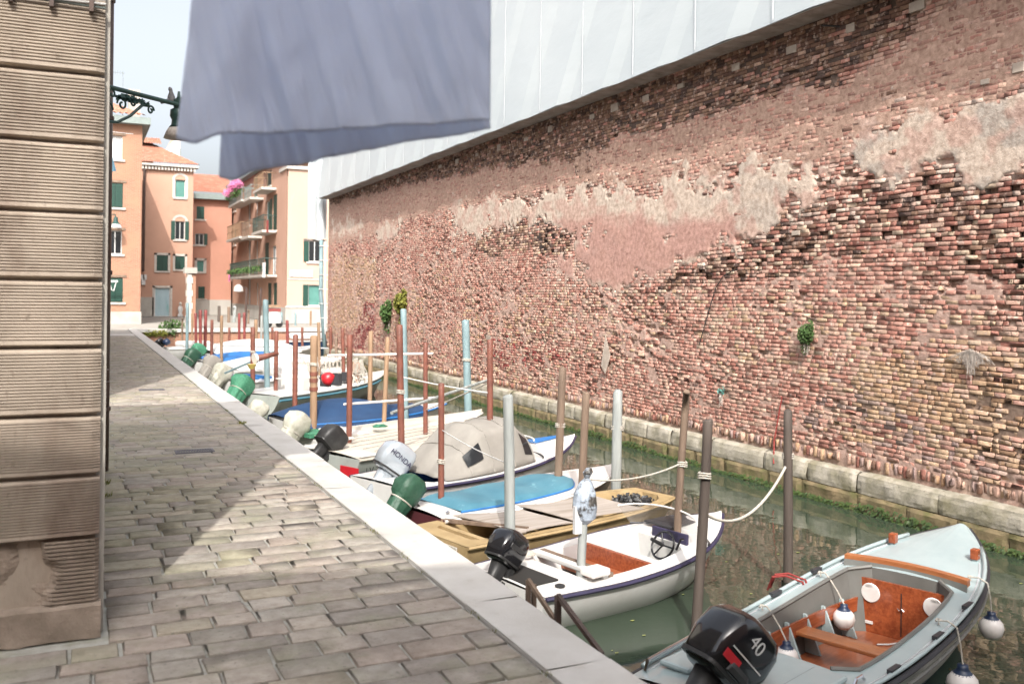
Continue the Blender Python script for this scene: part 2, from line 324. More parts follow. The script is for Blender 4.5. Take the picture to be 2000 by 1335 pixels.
def np_mesh(name, V, Q, mat_, cols=None, smooth=False, vcols=None):
    """V (n,3) float, Q (k,4) int, cols (k,3) per face"""
    me = bpy.data.meshes.new(name); me.vertices.add(len(V)); me.vertices.foreach_set('co', np.asarray(V, np.float32).ravel())
    k = len(Q); me.loops.add(k*4); me.loops.foreach_set('vertex_index', np.asarray(Q, np.int32).ravel())
    me.polygons.add(k); me.polygons.foreach_set('loop_start', np.arange(0, 4*k, 4, dtype=np.int32)); me.polygons.foreach_set('loop_total', np.full(k, 4, np.int32))
    if smooth: me.polygons.foreach_set('use_smooth', np.ones(k, bool))
    me.update(calc_edges=True)
    if cols is not None:
        a = me.color_attributes.new('Col', 'FLOAT_COLOR', 'CORNER'); c = np.ones((k*4, 4), np.float32); c[:, :3] = np.repeat(cols, 4, axis=0); a.data.foreach_set('color', c.ravel())
    if vcols is not None:
        a = me.color_attributes.new('Col', 'FLOAT_COLOR', 'POINT'); c = np.ones((len(V), 4), np.float32); c[:, :3] = vcols; a.data.foreach_set('color', c.ravel())
    me.materials.append(mat_); return me
# a worn brick: back rectangle, shoulder and a smaller rounded front.  u,v in the face plane, w outwards
BU = np.array([-1,1,1,-1, -1,1,1,-1, -1,1,1,-1], float); BV = np.array([-1,-1,1,1]*3, float)
BQ = np.array([(0,1,5,4),(1,2,6,5),(2,3,7,6),(3,0,4,7),(4,5,9,8),(5,6,10,9),(6,7,11,10),(7,4,8,11),(8,9,10,11)])
def brick_verts(hu, hv, w0, w1, ch, jit, rs):
    """arrays over n bricks -> u,v,w offsets (n,12)"""
    n = len(hu); ch = np.minimum(ch, np.minimum(hu, hv)*.6)
    ins = np.concatenate([np.zeros((n,8)), np.repeat(ch[:,None], 4, 1)], 1)
    u = BU*(hu[:,None]-ins); v = BV*(hv[:,None]-ins)
    wv = np.concatenate([np.repeat(w0[:,None],4,1), np.repeat((w1-ch)[:,None],4,1), np.repeat(w1[:,None],4,1)], 1)
    j = jit[:,None]; msk = np.concatenate([np.zeros(4), np.ones(8)])
    u = u + (rs.rand(n,12)-.5)*j*msk; v = v + (rs.rand(n,12)-.5)*j*.8*msk; wv = wv + (rs.rand(n,12)-.5)*j*.7*msk
    return u, v, wv
def stones(name, uv, hu, hv, w1, ch, jit, cols, frame, mat_, parent, w0=-.05, limit=300, order=None, stuff_name=None, palette=None):
    """frame(u,v,w)->xyz arrays.  the first `limit` in order are objects of their own, the others one stuff mesh"""
    rs = np.random.RandomState(5); n = len(hu); w0a = np.full(n, w0)
    u, v, wv = brick_verts(hu, hv, w0a, w1, ch, jit, rs)
    order = np.argsort(order) if order is not None else np.arange(n)
    solo = order[:limit]; rest = order[limit:]
    off = np.array(OFF.get(parent.name, (0,0,0))) if parent else np.zeros(3)
    if len(rest):
        P = frame(uv[rest,0][:,None]+u[rest], uv[rest,1][:,None]+v[rest], wv[rest]); P = np.stack(P, -1).reshape(-1,3)-off
        Q = (BQ[None]+(np.arange(len(rest))*12)[:,None,None]).reshape(-1,4)
        me = np_mesh(stuff_name or name, P, Q, mat_, np.repeat(cols[rest], 9, axis=0))
        o = bpy.data.objects.new(stuff_name or name, me); COL.objects.link(o); o.parent = parent; o['kind'] = 'stuff'
    # solo stones: unit-size shape variants sharing mesh data, one set for each palette colour
    pal, idx = palette if palette is not None else (None, None)
    cache = {}
    for i in solo:
        key = (int(idx[i]), int(i) % 4) if pal is not None else (i,)
        if key not in cache:
            j = i
            cu, cv = hu[j], hv[j]
            P = np.stack(frame(u[j]/cu, v[j]/cv, wv[j]), -1) - np.stack(frame(np.zeros(1), np.zeros(1), np.zeros(1)), -1)
            me = np_mesh(name, P, BQ, mat_, np.repeat(cols[j][None], 9, axis=0)); cache[key] = (me, cv)
        me, _ = cache[key]
        o = bpy.data.objects.new(name, me); COL.objects.link(o); o.parent = parent
        c0 = np.stack(frame(np.array([uv[i,0]]), np.array([uv[i,1]]), np.array([0.0])), -1)[0]-off
        o.location = c0
        s_ = np.abs(np.stack(frame(np.array([hu[i]]), np.array([hv[i]]), np.array([1.0])), -1)[0] - np.stack(frame(np.zeros(1), np.zeros(1), np.zeros(1)), -1)[0])
        o.scale = s_

# ================================================================== THE SETTING
KX0, KX1 = 2.26, 2.66; WZ = -1.2; WX = 10.9; WEND = 44.3
g = MB(); BIG = 900
g.add([(-BIG,-BIG,-.03),(KX0-.02,-BIG,-.03),(KX0-.02,52,-.03),(-BIG,52,-.03)], [(0,1,2,3)])
g.add([(-BIG,52,-.03),(BIG,52,-.03),(BIG,BIG,-.03),(-BIG,BIG,-.03)], [(0,1,2,3)])
g.add([(11.2,-BIG,-.03),(BIG,-BIG,-.03),(BIG,43.8,-.03),(11.2,43.8,-.03)], [(0,1,2,3)])
g.build('ground', X['ground'], kind='structure')
wt = MB(); wt.add([(1.5,-60,WZ),(120,-60,WZ),(120,53,WZ),(1.5,53,WZ)], [(0,1,2,3)]); wt.build('water', X['water'], kind='structure')
cb = MB(); cb.add([(1.5,-60,-2.6),(120,-60,-2.6),(120,53,-2.6),(1.5,53,-2.6)], [(0,1,2,3)]); cb.build('canal_bed', X['footing'], kind='structure')
# quay wall under the kerb
qw = MB(); qw.box(KX0+.02, KX1-.06, -30, 52, -2.6, -.2); qw.build('quay_wall', X['footing'], kind='structure')
# kerb of white stone slabs
kb = thing('kerb', None, None, (KX0, 0, 0)); kb['kind'] = 'structure'
js = [2.6]; y = 2.6
for q in (4.35, 5.5, 7.35, 9.3): js.append(q); y = q
while y < 52: y += 1.35+.7*R(); js.append(min(y, 52))
for i in range(len(js)-1):
    a, b = js[i]+.004, js[i+1]-.004
    if b-a < .2: continue
    sl_ = MB(); n = 6
    def fk(u, v, a=a, b=b):
        return (KX0+.01+(KX1-KX0-.01)*u, a+(b-a)*v, .012+.003*math.sin(9*a+u*3)+.004*(fbm(u*3+a, v*4+a).item()-.5))
    sl_.grid(fk, 3, 8)
    sl_.box(KX0+.012, KX1-.002, a, b, -.22, .006)
    sl_.build('kerb_slab', X['kerb'], kb, bevel=.012 if i < 12 else 0)
# pavement: trachyte stones in rows across the walk
pv = thing('pavement', None, None, (0,0,0)); pv['kind'] = 'structure'
gm = MB()
gm.grid(lambda u, v: (-4+(KX0+4)*u, 2+43*v, -.012+.004*fbm(u*40, v*200).item()), 2, 60); gm.build('mortar_bed', X['grout'], pv, kind='stuff')
rs = np.random.RandomState(11); UV = []; HU = []; HV = []; CI = []
PAL = np.array([(.37,.32,.28),(.30,.265,.235),(.42,.365,.315),(.34,.315,.275),(.25,.225,.205),(.44,.39,.335),(.38,.31,.265),(.335,.315,.28),(.40,.35,.265),(.28,.25,.225),(.45,.41,.365),(.35,.295,.255),(.32,.30,.20),(.26,.25,.185),(.36,.335,.25)])
PDARK = [1,4,7,9,3,11]
yy = 2.4
while yy < 44.5:
    h = .165+.085*rs.rand(); skew = 0
    x0 = -3.6 if yy < 5.7 else .16
    xx = x0 - (.3*rs.rand() if yy < 5.7 else 0)
    while xx < KX0-.1:
        wd = .21+.27*rs.rand()
        x1 = min(xx+wd, KX0-.012)
        if KX0-x1 < .14: x1 = KX0-.012
        UV.append(((xx+x1)/2, yy+h/2+.015*(rs.rand()-.5))); HU.append((x1-xx)/2-.004-.006*rs.rand()); HV.append(h/2-.004-.005*rs.rand())
        dk = .62 if yy < 6.6 else .12
        pal = PDARK[rs.randint(6)] if rs.rand() < dk*(1 if xx > .9 else .35) else rs.randint(12)
        pal = 12+rs.randint(3) if (6.8 < yy < 15 and x1 < 1.35 and rs.rand() < .6) or (yy > 15 and rs.rand() < .16) else pal
        CI.append(pal); xx = x1
    yy += h
UV = np.array(UV); HU = np.array(HU); HV = np.array(HV); CI = np.array(CI); PAL = PAL*.70+np.array((.385,.345,.30))*.36
stones('paving_stone', UV, HU, HV, rs.rand(len(HU))*.006+.002, np.full(len(HU), .008), np.full(len(HU), .012), PAL[CI], lambda u, v, w_: (u, v, w_), X['paver'], pv,
       order=UV[:,1]+np.where(UV[:,0] < -1.2, 50, 0), stuff_name='far_paving_stones', palette=(PAL, CI))
for (px, py, sx, sy) in ((380, 880, .40, .17), (296, 760, .42, .18)):
    c = onz(px, py, .014); dg = MB()
    dg.box(-sx/2-.03, sx/2+.03, -sy/2-.03, -sy/2, -.02, .004); dg.box(-sx/2-.03, sx/2+.03, sy/2, sy/2+.03, -.02, .004)
    dg.box(-sx/2-.03, -sx/2, -sy/2, sy/2, -.02, .004); dg.box(sx/2, sx/2+.03, -sy/2, sy/2, -.02, .004)
    t = thing('drain_grate', 'iron drain grate nearer the camera in the walkway' if px > 350 else 'iron drain grate farther along the walkway near the pale sunlit wedge', 'drain', tuple(c), group='drains in the walkway', local=True)
    dg.build('frame', X['grate'], t)
    for k in range(13): MB().box(-sx/2+sx*(k+.25)/13, -sx/2+sx*(k+.75)/13, -sy/2, sy/2, -.02, .002).build('bar', X['grate'], t)
    MB().box(-sx/2, sx/2, -sy/2, sy/2, -.024, -.018).build('pit', X['dark'], t)
# moss and weeds in the joint beside the kerb
def tuft(mb, c, n, r, h, seed=0, up=1):
    rg = random.Random(seed)
    for _ in range(n):
        a = rg.random()*6.28; q = r*math.sqrt(rg.random()); x, y_ = c[0]+q*math.cos(a), c[1]+q*math.sin(a); hh = h*(.4+.6*rg.random()); b = rg.random()*6.28; l = hh*.5
        wv = Vector((math.cos(b), math.sin(b), 0))*max(.004, h*.10); tp = Vector((x+l*math.cos(a)*.8, y_+l*math.sin(a)*.8, c[2]+hh*up)); o = Vector((x, y_, c[2]))
        mb.add([o-wv*.5, o+wv*.5, (o+tp)/2+wv+Vector((0,0,hh*.1)), tp], [(0,1,2,3)])
ws = MB()
for k in range(90):
    y_ = 3.6+R()*26; tuft(ws, (KX0+.002+.012*(R()-.5), y_, .0), 7, .028, .022, k)
ws.build('moss_in_kerb_joint', X['leafy'], kind='stuff', label='yellow green moss growing in the joint between paving and kerb', cat='moss')
for k, (px, py, lb) in enumerate(((473, 828, 'small weed tuft at the inner kerb edge in mid walkway'), (205, 970, 'small weed at the foot of the left building, nearer the pipe'), (203, 945, 'tiny yellow weed just behind the first weed at the left building'))):
    c = onz(px, py, 0); c.x = max(c.x, .16); wd = MB(); tuft(wd, (0,0,0), 60, .06, .06, 40+k); o = wd.build('weed', X['leafy'], label=lb, cat='weed', group='weeds in the paving'); o.location = c

# ------------------------------------------------------------------ brick wall across the canal
bw = thing('brick_wall', 'long eroded brick wall with patches of plaster standing along the far side of the canal', 'wall', (WX, 24, -1.2))
def wp(poly): return np.array([(lambda p: (p.y, p.z))(onx(px, py, WX)) for px, py in poly])
def inside(poly, Y, Z):
    c = np.zeros(Y.shape, bool); n = len(poly)
    for i in range(n):
        y0, z0 = poly[i]; y1, z1 = poly[(i+1) % n]
        cond = (z0 > Z) != (z1 > Z)
        with np.errstate(divide='ignore', invalid='ignore'):
            c ^= cond & (Y < (y1-y0)*(Z-z0)/(z1-z0+1e-12)+y0)
    return c
def sdf(poly, Y, Z):
    dd = np.full(Y.shape, 1e9); n = len(poly)
    for i in range(n):
        a = poly[i]; b = poly[(i+1) % n]; e = b-a; L2 = e@e
        t = np.clip(((Y-a[0])*e[0]+(Z-a[1])*e[1])/L2, 0, 1); dd = np.minimum(dd, np.hypot(Y-a[0]-t*e[0], Z-a[1]-t*e[1]))
    return np.where(inside(poly, Y, Z), dd, -dd)
PLY = dict(
 plaster=[(885,408),(1005,385),(1015,400),(1120,380),(1190,368),(1260,372),(1330,345),(1420,352),(1470,330),(1560,345),(1600,330),(1660,300),(1700,250),(1790,215),(1880,205),(1960,175),(2030,110),(2060,330),(1960,330),(1860,340),(1720,355),(1640,370),(1560,400),(1500,440),(1445,455),(1390,470),(1290,475),(1200,470),(1110,452),(1060,430),(1000,428),(940,452),(888,458)],
 pinkpl=[(1090,430),(1230,430),(1330,420),(1430,425),(1440,465),(1330,510),(1290,530),(1180,560),(1080,520),(1130,480)],
 smallpl=[(732,440),(780,436),(778,466),(752,472),(735,458)], smallpl2=[(650,440),(712,434),(700,455),(650,460)],
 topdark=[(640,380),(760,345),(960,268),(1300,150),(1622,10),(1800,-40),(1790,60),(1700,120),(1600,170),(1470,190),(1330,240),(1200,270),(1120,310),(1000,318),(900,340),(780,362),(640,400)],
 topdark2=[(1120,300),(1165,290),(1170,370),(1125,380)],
 salmon=[(640,395),(780,365),(1000,322),(1200,275),(1480,195),(1600,172),(1720,120),(1800,30),(2050,-60),(2060,140),(1930,190),(1800,215),(1700,250),(1660,300),(1560,330),(1450,330),(1330,350),(1190,368),(1000,385),(885,408),(800,430),(700,470),(640,480)],
 stripe=[(1000,430),(1060,430),(1115,470),(1100,505),(1010,490),(960,505),(925,500),(930,455)],
 stripe2=[(1560,290),(1700,250),(1740,230),(1760,180),(1700,200),(1640,260),(1600,270)],
 darkj=[(1440,465),(1500,440),(1560,400),(1640,370),(1720,355),(1860,340),(2060,330),(2070,570),(1980,590),(1900,530),(1750,480),(1600,520),(1500,545),(1400,540),(1330,560),(1250,570),(1300,540),(1390,510)],
 shadowj=[(1425,440),(1460,450),(1500,480),(1450,530),(1400,540),(1420,500)],
 yellow=[(1700,690),(1760,695),(1880,705),(2060,710),(2070,960),(1900,880),(1800,830),(1700,800),(1690,770)],
 yellow2=[(650,500),(735,500),(730,620),(700,640),(648,650)],
 redp=[(708,590),(732,588),(733,640),(720,655),(700,690),(650,700),(700,640)],
 darkred=[(930,660),(960,650),(1110,680),(1120,720),(1040,720),(930,700)],
 purple=[(1640,730),(1700,770),(1760,830),(1820,850),(1990,910),(2060,950),(2060,1000),(1900,930),(1640,850),(1560,820)],
)
PLY = {k: wp(v) for k, v in PLY.items()}
def zones(Y, Z):
    wy = (fbm(Y*1.3, Z*1.6, 4, 1)-.5)*1.5; wz = (fbm(Y*1.3, Z*1.6, 4, 7)-.5)*.9
    wy += (fbm(Y*7, Z*8, 3, 21)-.5)*.35; wz += (fbm(Y*7, Z*8, 3, 27)-.5)*.22
    return {k: sdf(p, Y+wy*(.45 if 'salmon' not in k else .7), Z+wz*.6) for k, p in PLY.items()}
def sm(x, a, b): t = np.clip((x-a)/(b-a), 0, 1); return t*t*(3-2*t)
BP = np.array([(.42,.19,.145),(.36,.145,.11),(.48,.26,.205),(.53,.36,.27),(.29,.12,.09),(.50,.32,.25),   #0-5 red / pink
 (.52,.365,.245),(.48,.32,.20),(.44,.27,.165),(.55,.42,.31),                                             #6-9 yellow / cream
 (.14,.075,.055),(.09,.055,.045),(.20,.11,.075),(.25,.15,.10),                                         #10-13 dark
 (.34,.18,.14),(.39,.22,.17),(.30,.155,.12),                                                       #14-16 salmon
 (.26,.05,.045),(.21,.045,.045),                                                                       #17-18 dark red
 (.36,.255,.225),(.31,.22,.20),(.42,.31,.26),                                                         #19-21 dusty
 (.50,.34,.275),(.54,.41,.34),(.47,.28,.225),(.56,.46,.38)])                                            #22-25 limewashed                                                           #19-21 dusty mauve
def sm_(Y, Z): return np.clip(fbm(Y*.8, Z*1.1, 4, 80)*1.9-.45, 0, 1)
rs = np.random.RandomState(21)
BP[[0,1,2,3,5]] = BP[[0,1,2,3,5]]*.80+np.array((.52,.33,.26))*.20; BP = BP*1.08
PH = .0675; rows = []; z = -.40; r_i = 0
Yb = []; Zb = []; Hu = []; Hv = []
while z < 6.62:
    hb = .0555+.003*rs.rand(); z0 = z
    y_ = 5.2-rs.rand()*.25
    ls = .165+.07*rs.rand(320); hd = rs.rand(320) < .38; ls[hd] = .075+.06*rs.rand(hd.sum())
    ys = y_+np.concatenate([[0], np.cumsum(ls)]); ys = ys[ys < WEND]
    Yb.append((ys[:-1]+ys[1:])/2); Hu.append((ys[1:]-ys[:-1])/2-.0055); Zb.append(np.full(len(ys)-1, z0+hb/2)); Hv.append(np.full(len(ys)-1, hb/2))
    z += PH; r_i += 1
Yb = np.concatenate(Yb); Zb = np.concatenate(Zb); Hu = np.concatenate(Hu); Hv = np.concatenate(Hv)
Zb = Zb+(fbm(Yb*.5, Zb*.5, 3, 5)-.5)*.05+(fbm(Yb*1.6, Zb*1.4, 3, 15)-.5)*.055*sm_(Yb, Zb)
n = len(Yb); S = zones(Yb, Zb)
plast = np.maximum.reduce([S['plaster'], S['smallpl'], S['smallpl2'], S['pinkpl']-.05])
holeN = fbm(Yb*2.6, Zb*3.2, 3, 33)
# the plaster breaks up in places
plmask = plast+(fbm(Yb*2.2, Zb*2.5, 4, 50)-.46)*1.1+.40*(fbm(Yb*8, Zb*9, 3, 57)-.5) > .09
prob = rs.rand(n); ci = np.zeros(n, int)
base = fbm(Yb*.35, Zb*.7, 3, 60)
ci[:] = np.where(prob < .30, 0, np.where(prob < .46, 1, np.where(prob < .70, 2, np.where(prob < .80, 3, np.where(prob < .86, 4, 5)))))
q = rs.rand(n); ycl = (base > .50)&(q < .30)&(Zb < 2.2); ci[ycl] = rs.choice([6,7,3,9,5], ycl.sum())
def setz(mask, pal, p=1.0):
    mm = mask & (rs.rand(n) < p); ci[mm] = rs.choice(pal, mm.sum())
setz(S['salmon'] > 0, [14,15,16,14,15,2,5], .93)
setz(S['darkj'] > 0, [0,1,4,3,9,10,12,0,2,9,1,5], .95)
setz((S['darkj'] > 0) & (fbm(Yb*1.4, Zb*3, 3, 71) > .56), [10,11,12,4,13], .7)
setz(S['stripe'] > 0, [12,13,10,6,3,1], .95); setz(S['stripe2'] > 0, [12,4,1,6,10], .9)
setz(S['yellow'] > -.15, [6,7,8,7,6,8,6,7,3,2], .94); setz(S['yellow2'] > 0, [8,7,3,6,5,8], .9)
setz(S['redp'] > 0, [17,18,17,1], .95); setz(S['darkred'] > 0, [1,4,0,17,3], .8)
setz((S['purple'] > -.05) & (S['yellow'] < .1), [19,20,21,5,2,6,7,3], .65)
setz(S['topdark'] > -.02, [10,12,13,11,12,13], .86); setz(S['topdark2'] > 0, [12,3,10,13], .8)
setz((Yb > 22) & (Zb > .6) & (Zb < 3) & (base > .52), [8,3,5,2,7], .4)
flush = (S['salmon'] > .03) & (S['topdark'] < 0)
er = np.clip(fbm(Yb*.8, Zb*1.1, 4, 80)*1.9-.45, 0, 1)          # how eroded
er = np.where(flush, .05, er); er = np.where(S['yellow'] > .1, er*.5, er); er = np.where(S['darkj'] > 0, .35+er*.4, er)
# missing and sunken bricks
miss = (rs.rand(n) < .006+.16*sm(er, .5, 1.0)) & ~flush
miss |= (S['darkj'] > 0) & (rs.rand(n) < .035)
w1 = np.where(flush, -.001+.005*rs.rand(n), .003+.007*rs.rand(n)-er*.022*rs.rand(n))
deep = (rs.rand(n) < .24*er) & ~flush; w1[deep] -= .022
proud = (rs.rand(n) < .05*er); w1[proud] += .014
ch = np.where(flush, .003, .0025+.008*er*rs.rand(n)); jit = np.where(flush, .004, .004+.030*er*rs.rand(n))
plv = plast+(fbm(Yb*2.2, Zb*2.5, 4, 50)-.46)*1.1
keep = ~miss & ~(plmask & (plv+.5*(rs.rand(n)-.5) > .14)); wash = rs.rand(n) < .55*sm(plv, -.45, .12)
ci[wash & (plv > -.4)] = 22+rs.randint(0, 4, (wash & (plv > -.4)).sum()); w1[plmask] = np.minimum(w1[plmask], .006)
# the mortar and plaster behind: one relief sheet
NY = 1060; NZ = 196; ya = np.linspace(5.0, WEND, NY); za = np.linspace(-.64, 6.68, NZ); GY, GZ = np.meshgrid(ya, za, indexing='ij')
Zn = zones(GY, GZ); gpl = np.maximum.reduce([Zn['plaster'], Zn['smallpl'], Zn['smallpl2'], Zn['pinkpl']-.05])
gm_ = gpl+(fbm(GY*2.2, GZ*2.5, 4, 50)-.46)*1.1+.40*(fbm(GY*8, GZ*9, 3, 57)-.5)
hpl = sm(gm_, -.01, .09); gfl = (sm(Zn['salmon'], .0, .06)*(1-sm(Zn['topdark'], -.03, .02)))
ger = np.clip(fbm(GY*.8, GZ*1.1, 4, 80)*1.9-.45, 0, 1)
rec = -.012-.018*ger+(fbm(GY*6, GZ*7, 4, 90)-.5)*.026-.016*np.maximum(sm(Zn['darkj'],-.05,.05), np.maximum(sm(Zn['stripe'],-.05,.05), sm(Zn['stripe2'],-.05,.05)))
smear = sm(fbm(GY*1.9, GZ*2.4, 4, 120)+.25*(fbm(GY*9, GZ*11, 3, 125)-.5), .49, .62)*(1-sm(Zn['darkj'], -.05, .05))*(1-sm(Zn['topdark'], -.05, .05))*(1-.7*sm(Zn['yellow'], -.05, .05))
rec = rec*(1-.75*smear)+.004*smear
rec = rec*(1-gfl)+(.0015+(fbm(GY*5, GZ*16, 3, 95)-.5)*.012)*gfl
hh = rec*(1-hpl)+(.008+(fbm(GY*3, GZ*3, 5, 99)-.5)*.016)*hpl
# pits where bricks are gone
for i in np.where(miss & ~plmask)[0]:
    a = np.searchsorted(ya, Yb[i]-Hu[i]); b = np.searchsorted(ya, Yb[i]+Hu[i]); c_ = np.searchsorted(za, Zb[i]-Hv[i]-.012); d_ = np.searchsorted(za, Zb[i]+Hv[i]+.012); hh[a:b, c_:d_] -= .055
mc = np.zeros(GY.shape+(3,)); mc[:] = (.47,.345,.28)
dk = sm(Zn['darkj'], -.05, .1)[..., None]; mc = mc*(1-dk)+np.array((.07,.05,.04))*dk
sme = smear[..., None]; mc = mc*(1-sme)+(np.array((.52,.36,.30))*(.8+.4*fbm(GY*2, GZ*2, 4, 121)[..., None]))*sme
fl = gfl[..., None]; mc = mc*(1-fl)+(np.array((.47,.315,.245))*(.85+.3*fbm(GY*1.2, GZ*1.5, 3, 131)[..., None]))*fl
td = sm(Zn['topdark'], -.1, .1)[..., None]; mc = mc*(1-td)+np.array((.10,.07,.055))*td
st = sm(Zn['stripe'], -.1, .05)[..., None]; mc = mc*(1-st)+np.array((.05,.035,.03))*st
sy = sm(Zn['yellow'], -.1, .05)[..., None]; mc = mc*(1-sy*.7)+np.array((.20,.14,.10))*sy*.7
pc = np.array((.64,.53,.44))*np.ones_like(mc)
pn = sm(Zn['pinkpl'], -.15, .1)[..., None]; pc = pc*(1-pn)+np.array((.52,.31,.26))*pn
gy = sm(fbm(GY*1.6+GZ*.8, GZ*2.6, 5, 140), .53, .64)[..., None]*np.clip((17-GY)/7, .12, 1)[..., None]; pc = pc*(1-gy*.6)+np.array((.36,.33,.30))*gy*.6
pk = sm(fbm(GY*2.5, GZ*3, 4, 150), .50, .62)[..., None]; pc = pc*(1-pk*.55)+np.array((.55,.33,.27))*pk*.55
hp = hpl[..., None]; mc = mc*(1-hp)+pc*hp
V = np.stack([WX-hh, GY, GZ], -1).reshape(-1,3)-np.array(OFF[bw.name])
ii = (np.arange(NY-1)[:,None]*NZ+np.arange(NZ-1)[None]).ravel(); Qd = np.stack([ii, ii+1, ii+NZ+1, ii+NZ], -1)
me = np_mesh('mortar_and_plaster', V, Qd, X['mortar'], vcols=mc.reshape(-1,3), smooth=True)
o = bpy.data.objects.new('mortar_and_plaster', me); COL.objects.link(o); o.parent = bw; o['kind'] = 'stuff'
k_ = keep
dst = Yb*_F.y+WX*_F.x
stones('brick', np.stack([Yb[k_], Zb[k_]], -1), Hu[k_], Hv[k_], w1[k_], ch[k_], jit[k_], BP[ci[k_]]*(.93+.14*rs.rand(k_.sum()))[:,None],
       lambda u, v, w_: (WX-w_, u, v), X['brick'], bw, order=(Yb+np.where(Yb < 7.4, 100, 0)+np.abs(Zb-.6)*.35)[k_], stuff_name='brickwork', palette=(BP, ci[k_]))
# soldier course and body of the wall
so = np.arange(5.2, WEND, .082); ns = len(so); sj = rs.rand(ns)
stones('upright_brick', np.stack([so+.01*(rs.rand(ns)-.5), np.full(ns, -.49)+.03*(rs.rand(ns)-.5)], -1), np.where(rs.rand(ns) < .12, .012, .030), .045+.040*rs.rand(ns), -.01+.06*rs.rand(ns), .006+.012*rs.rand(ns), np.full(ns, .026), BP[rs.choice([7,8,3,4,19,13,12,5,20,0], ns)]*.88,
       lambda u, v, w_: (WX-w_, u, v), X['brick'], bw, limit=0, stuff_name='upright_brick_course')
MB().box(WX+.075, WX+1.6, 5, WEND-.02, -2.6, 6.7).build('wall_core', X['mortar'], bw)
for o_ in bw.children:
    if o_.name.startswith('wall_core'):
        a = o_.data.color_attributes.new('Col', 'FLOAT_COLOR', 'POINT'); a.data.foreach_set('color', [.26,.17,.13,1]*len(o_.data.vertices))
# pale stone blocks set into the brickwork
for (px, py, wpx, hpx) in ((1792,12,40,26),(1662,55,22,22),(1547,97,26,20),(1438,131,20,18),(1330,168,16,12),(1262,192,16,16),(1201,210,18,20),(1157,228,12,12),(1075,252,10,16),(1028,272,10,9),(975,288,8,16),(932,302,6,8),(893,315,7,12),(860,325,7,8),(800,342,5,6),(778,352,5,10),(735,362,4,5),(708,372,4,6),(690,378,4,5),
        (888,489,9,10),(855,494,7,8),(825,498,6,7),(798,503,6,8),(775,506,5,6),(752,507,5,6),(730,509,5,7),(955,659,11,12),(995,664,9,10),(1990,132,30,26),(1925,160,22,14),(1555,455,20,12)):
    a = onx(px-wpx*.38, py, WX); b = onx(px+wpx*.38, py, WX); c = onx(px, py-hpx*.38, WX); d_ = onx(px, py+hpx*.38, WX)
    MB().box(WX-.022, WX+.05, b.y, a.y, min(c.z,d_.z), max(c.z,d_.z)).build('stone_block', X['block'], bw, bevel=.008)
# stone plinth of the wall: coping stones over footing stones
y_ = 5.3
while y_ < WEND-.1:
    l = .75+.75*R(); y1 = min(y_+l, WEND); rr = random.Random(int(y_*99))
    def fc(u, v, y_=y_, y1=y1, s=rr.random()*20):
        pr = [(WX+.03,-.62),(WX-.10,-.625),(WX-.165,-.66),(WX-.185,-.74),(WX-.19,-.86),(WX-.18,-.93),(WX-.10,-.935)]
        k = v*6; i = min(int(k), 5); f = k-i; px_ = pr[i][0]*(1-f)+pr[i+1][0]*f; pz = pr[i][1]*(1-f)+pr[i+1][1]*f
        nn = fbm(u*(y1-y_)*4+s, v*3+s, 3).item()-.5; e = .02 if u in (0,1) else 0
        return (px_-nn*.045+e+.01*math.sin(s), y_+.008+(y1-y_-.016)*u, pz+nn*.02)
    MB().grid(fc, 14, 12).build('coping_stone', X['coping'], bw, smooth=False)
    y_ = y1
y_ = 5.3
while y_ < WEND-.1:
    l = .5+.75*R(); y1 = min(y_+l, WEND); rr = random.Random(int(y_*77))
    def ff(u, v, y_=y_, y1=y1, s=rr.random()*20):
        nn = fbm(u*(y1-y_)*4+s, v*2+s, 3).item()-.5; e = .03 if (u in (0,1) or v == 0) else 0
        return (WX-.225-nn*.05+e+.02*math.sin(s), y_+.009+(y1-y_-.018)*u, -.938-.42*v)
    fo = MB().grid(ff, 10, 8); fo.box(WX-.18, WX+.05, y_+.01, y1-.01, -1.4, -.945); fo.build('footing_stone', X['footing'], bw)
    y_ = y1
MB().box(WX-.10, WX+.1, 5, WEND-.02, -2.6, -.66).build('plinth_core', X['footing'], bw)
al = MB()
for k in range(6500):
    y_ = 5+(WEND-5)*R()**1.5; h_ = .11*R()**1.6*(.5+1.1*vn(y_*1.1, 0).item()); x_ = WX-.23-.035*R()
    a = R()*3; s_ = .012+.02*R(); al.add([(x_, y_-s_, WZ-.01+h_), (x_-.015*R(), y_+s_, WZ-.01+h_+.006), (x_-.02-.03*R(), y_+s_*.4, WZ+h_-.03-.03*R())], [(0,1,2)])
al.build('algae', X['algae'], kind='stuff', label='dark green algae fringe along the waterline of the brick wall plinth', cat='algae')
# return of the wall at its far end
ew = MB(); ew.box(WX+.01, 14, WEND-.019, WEND+.12, -2.6, 6.6); ew.build('wall_end', X['fbrick'], bw)

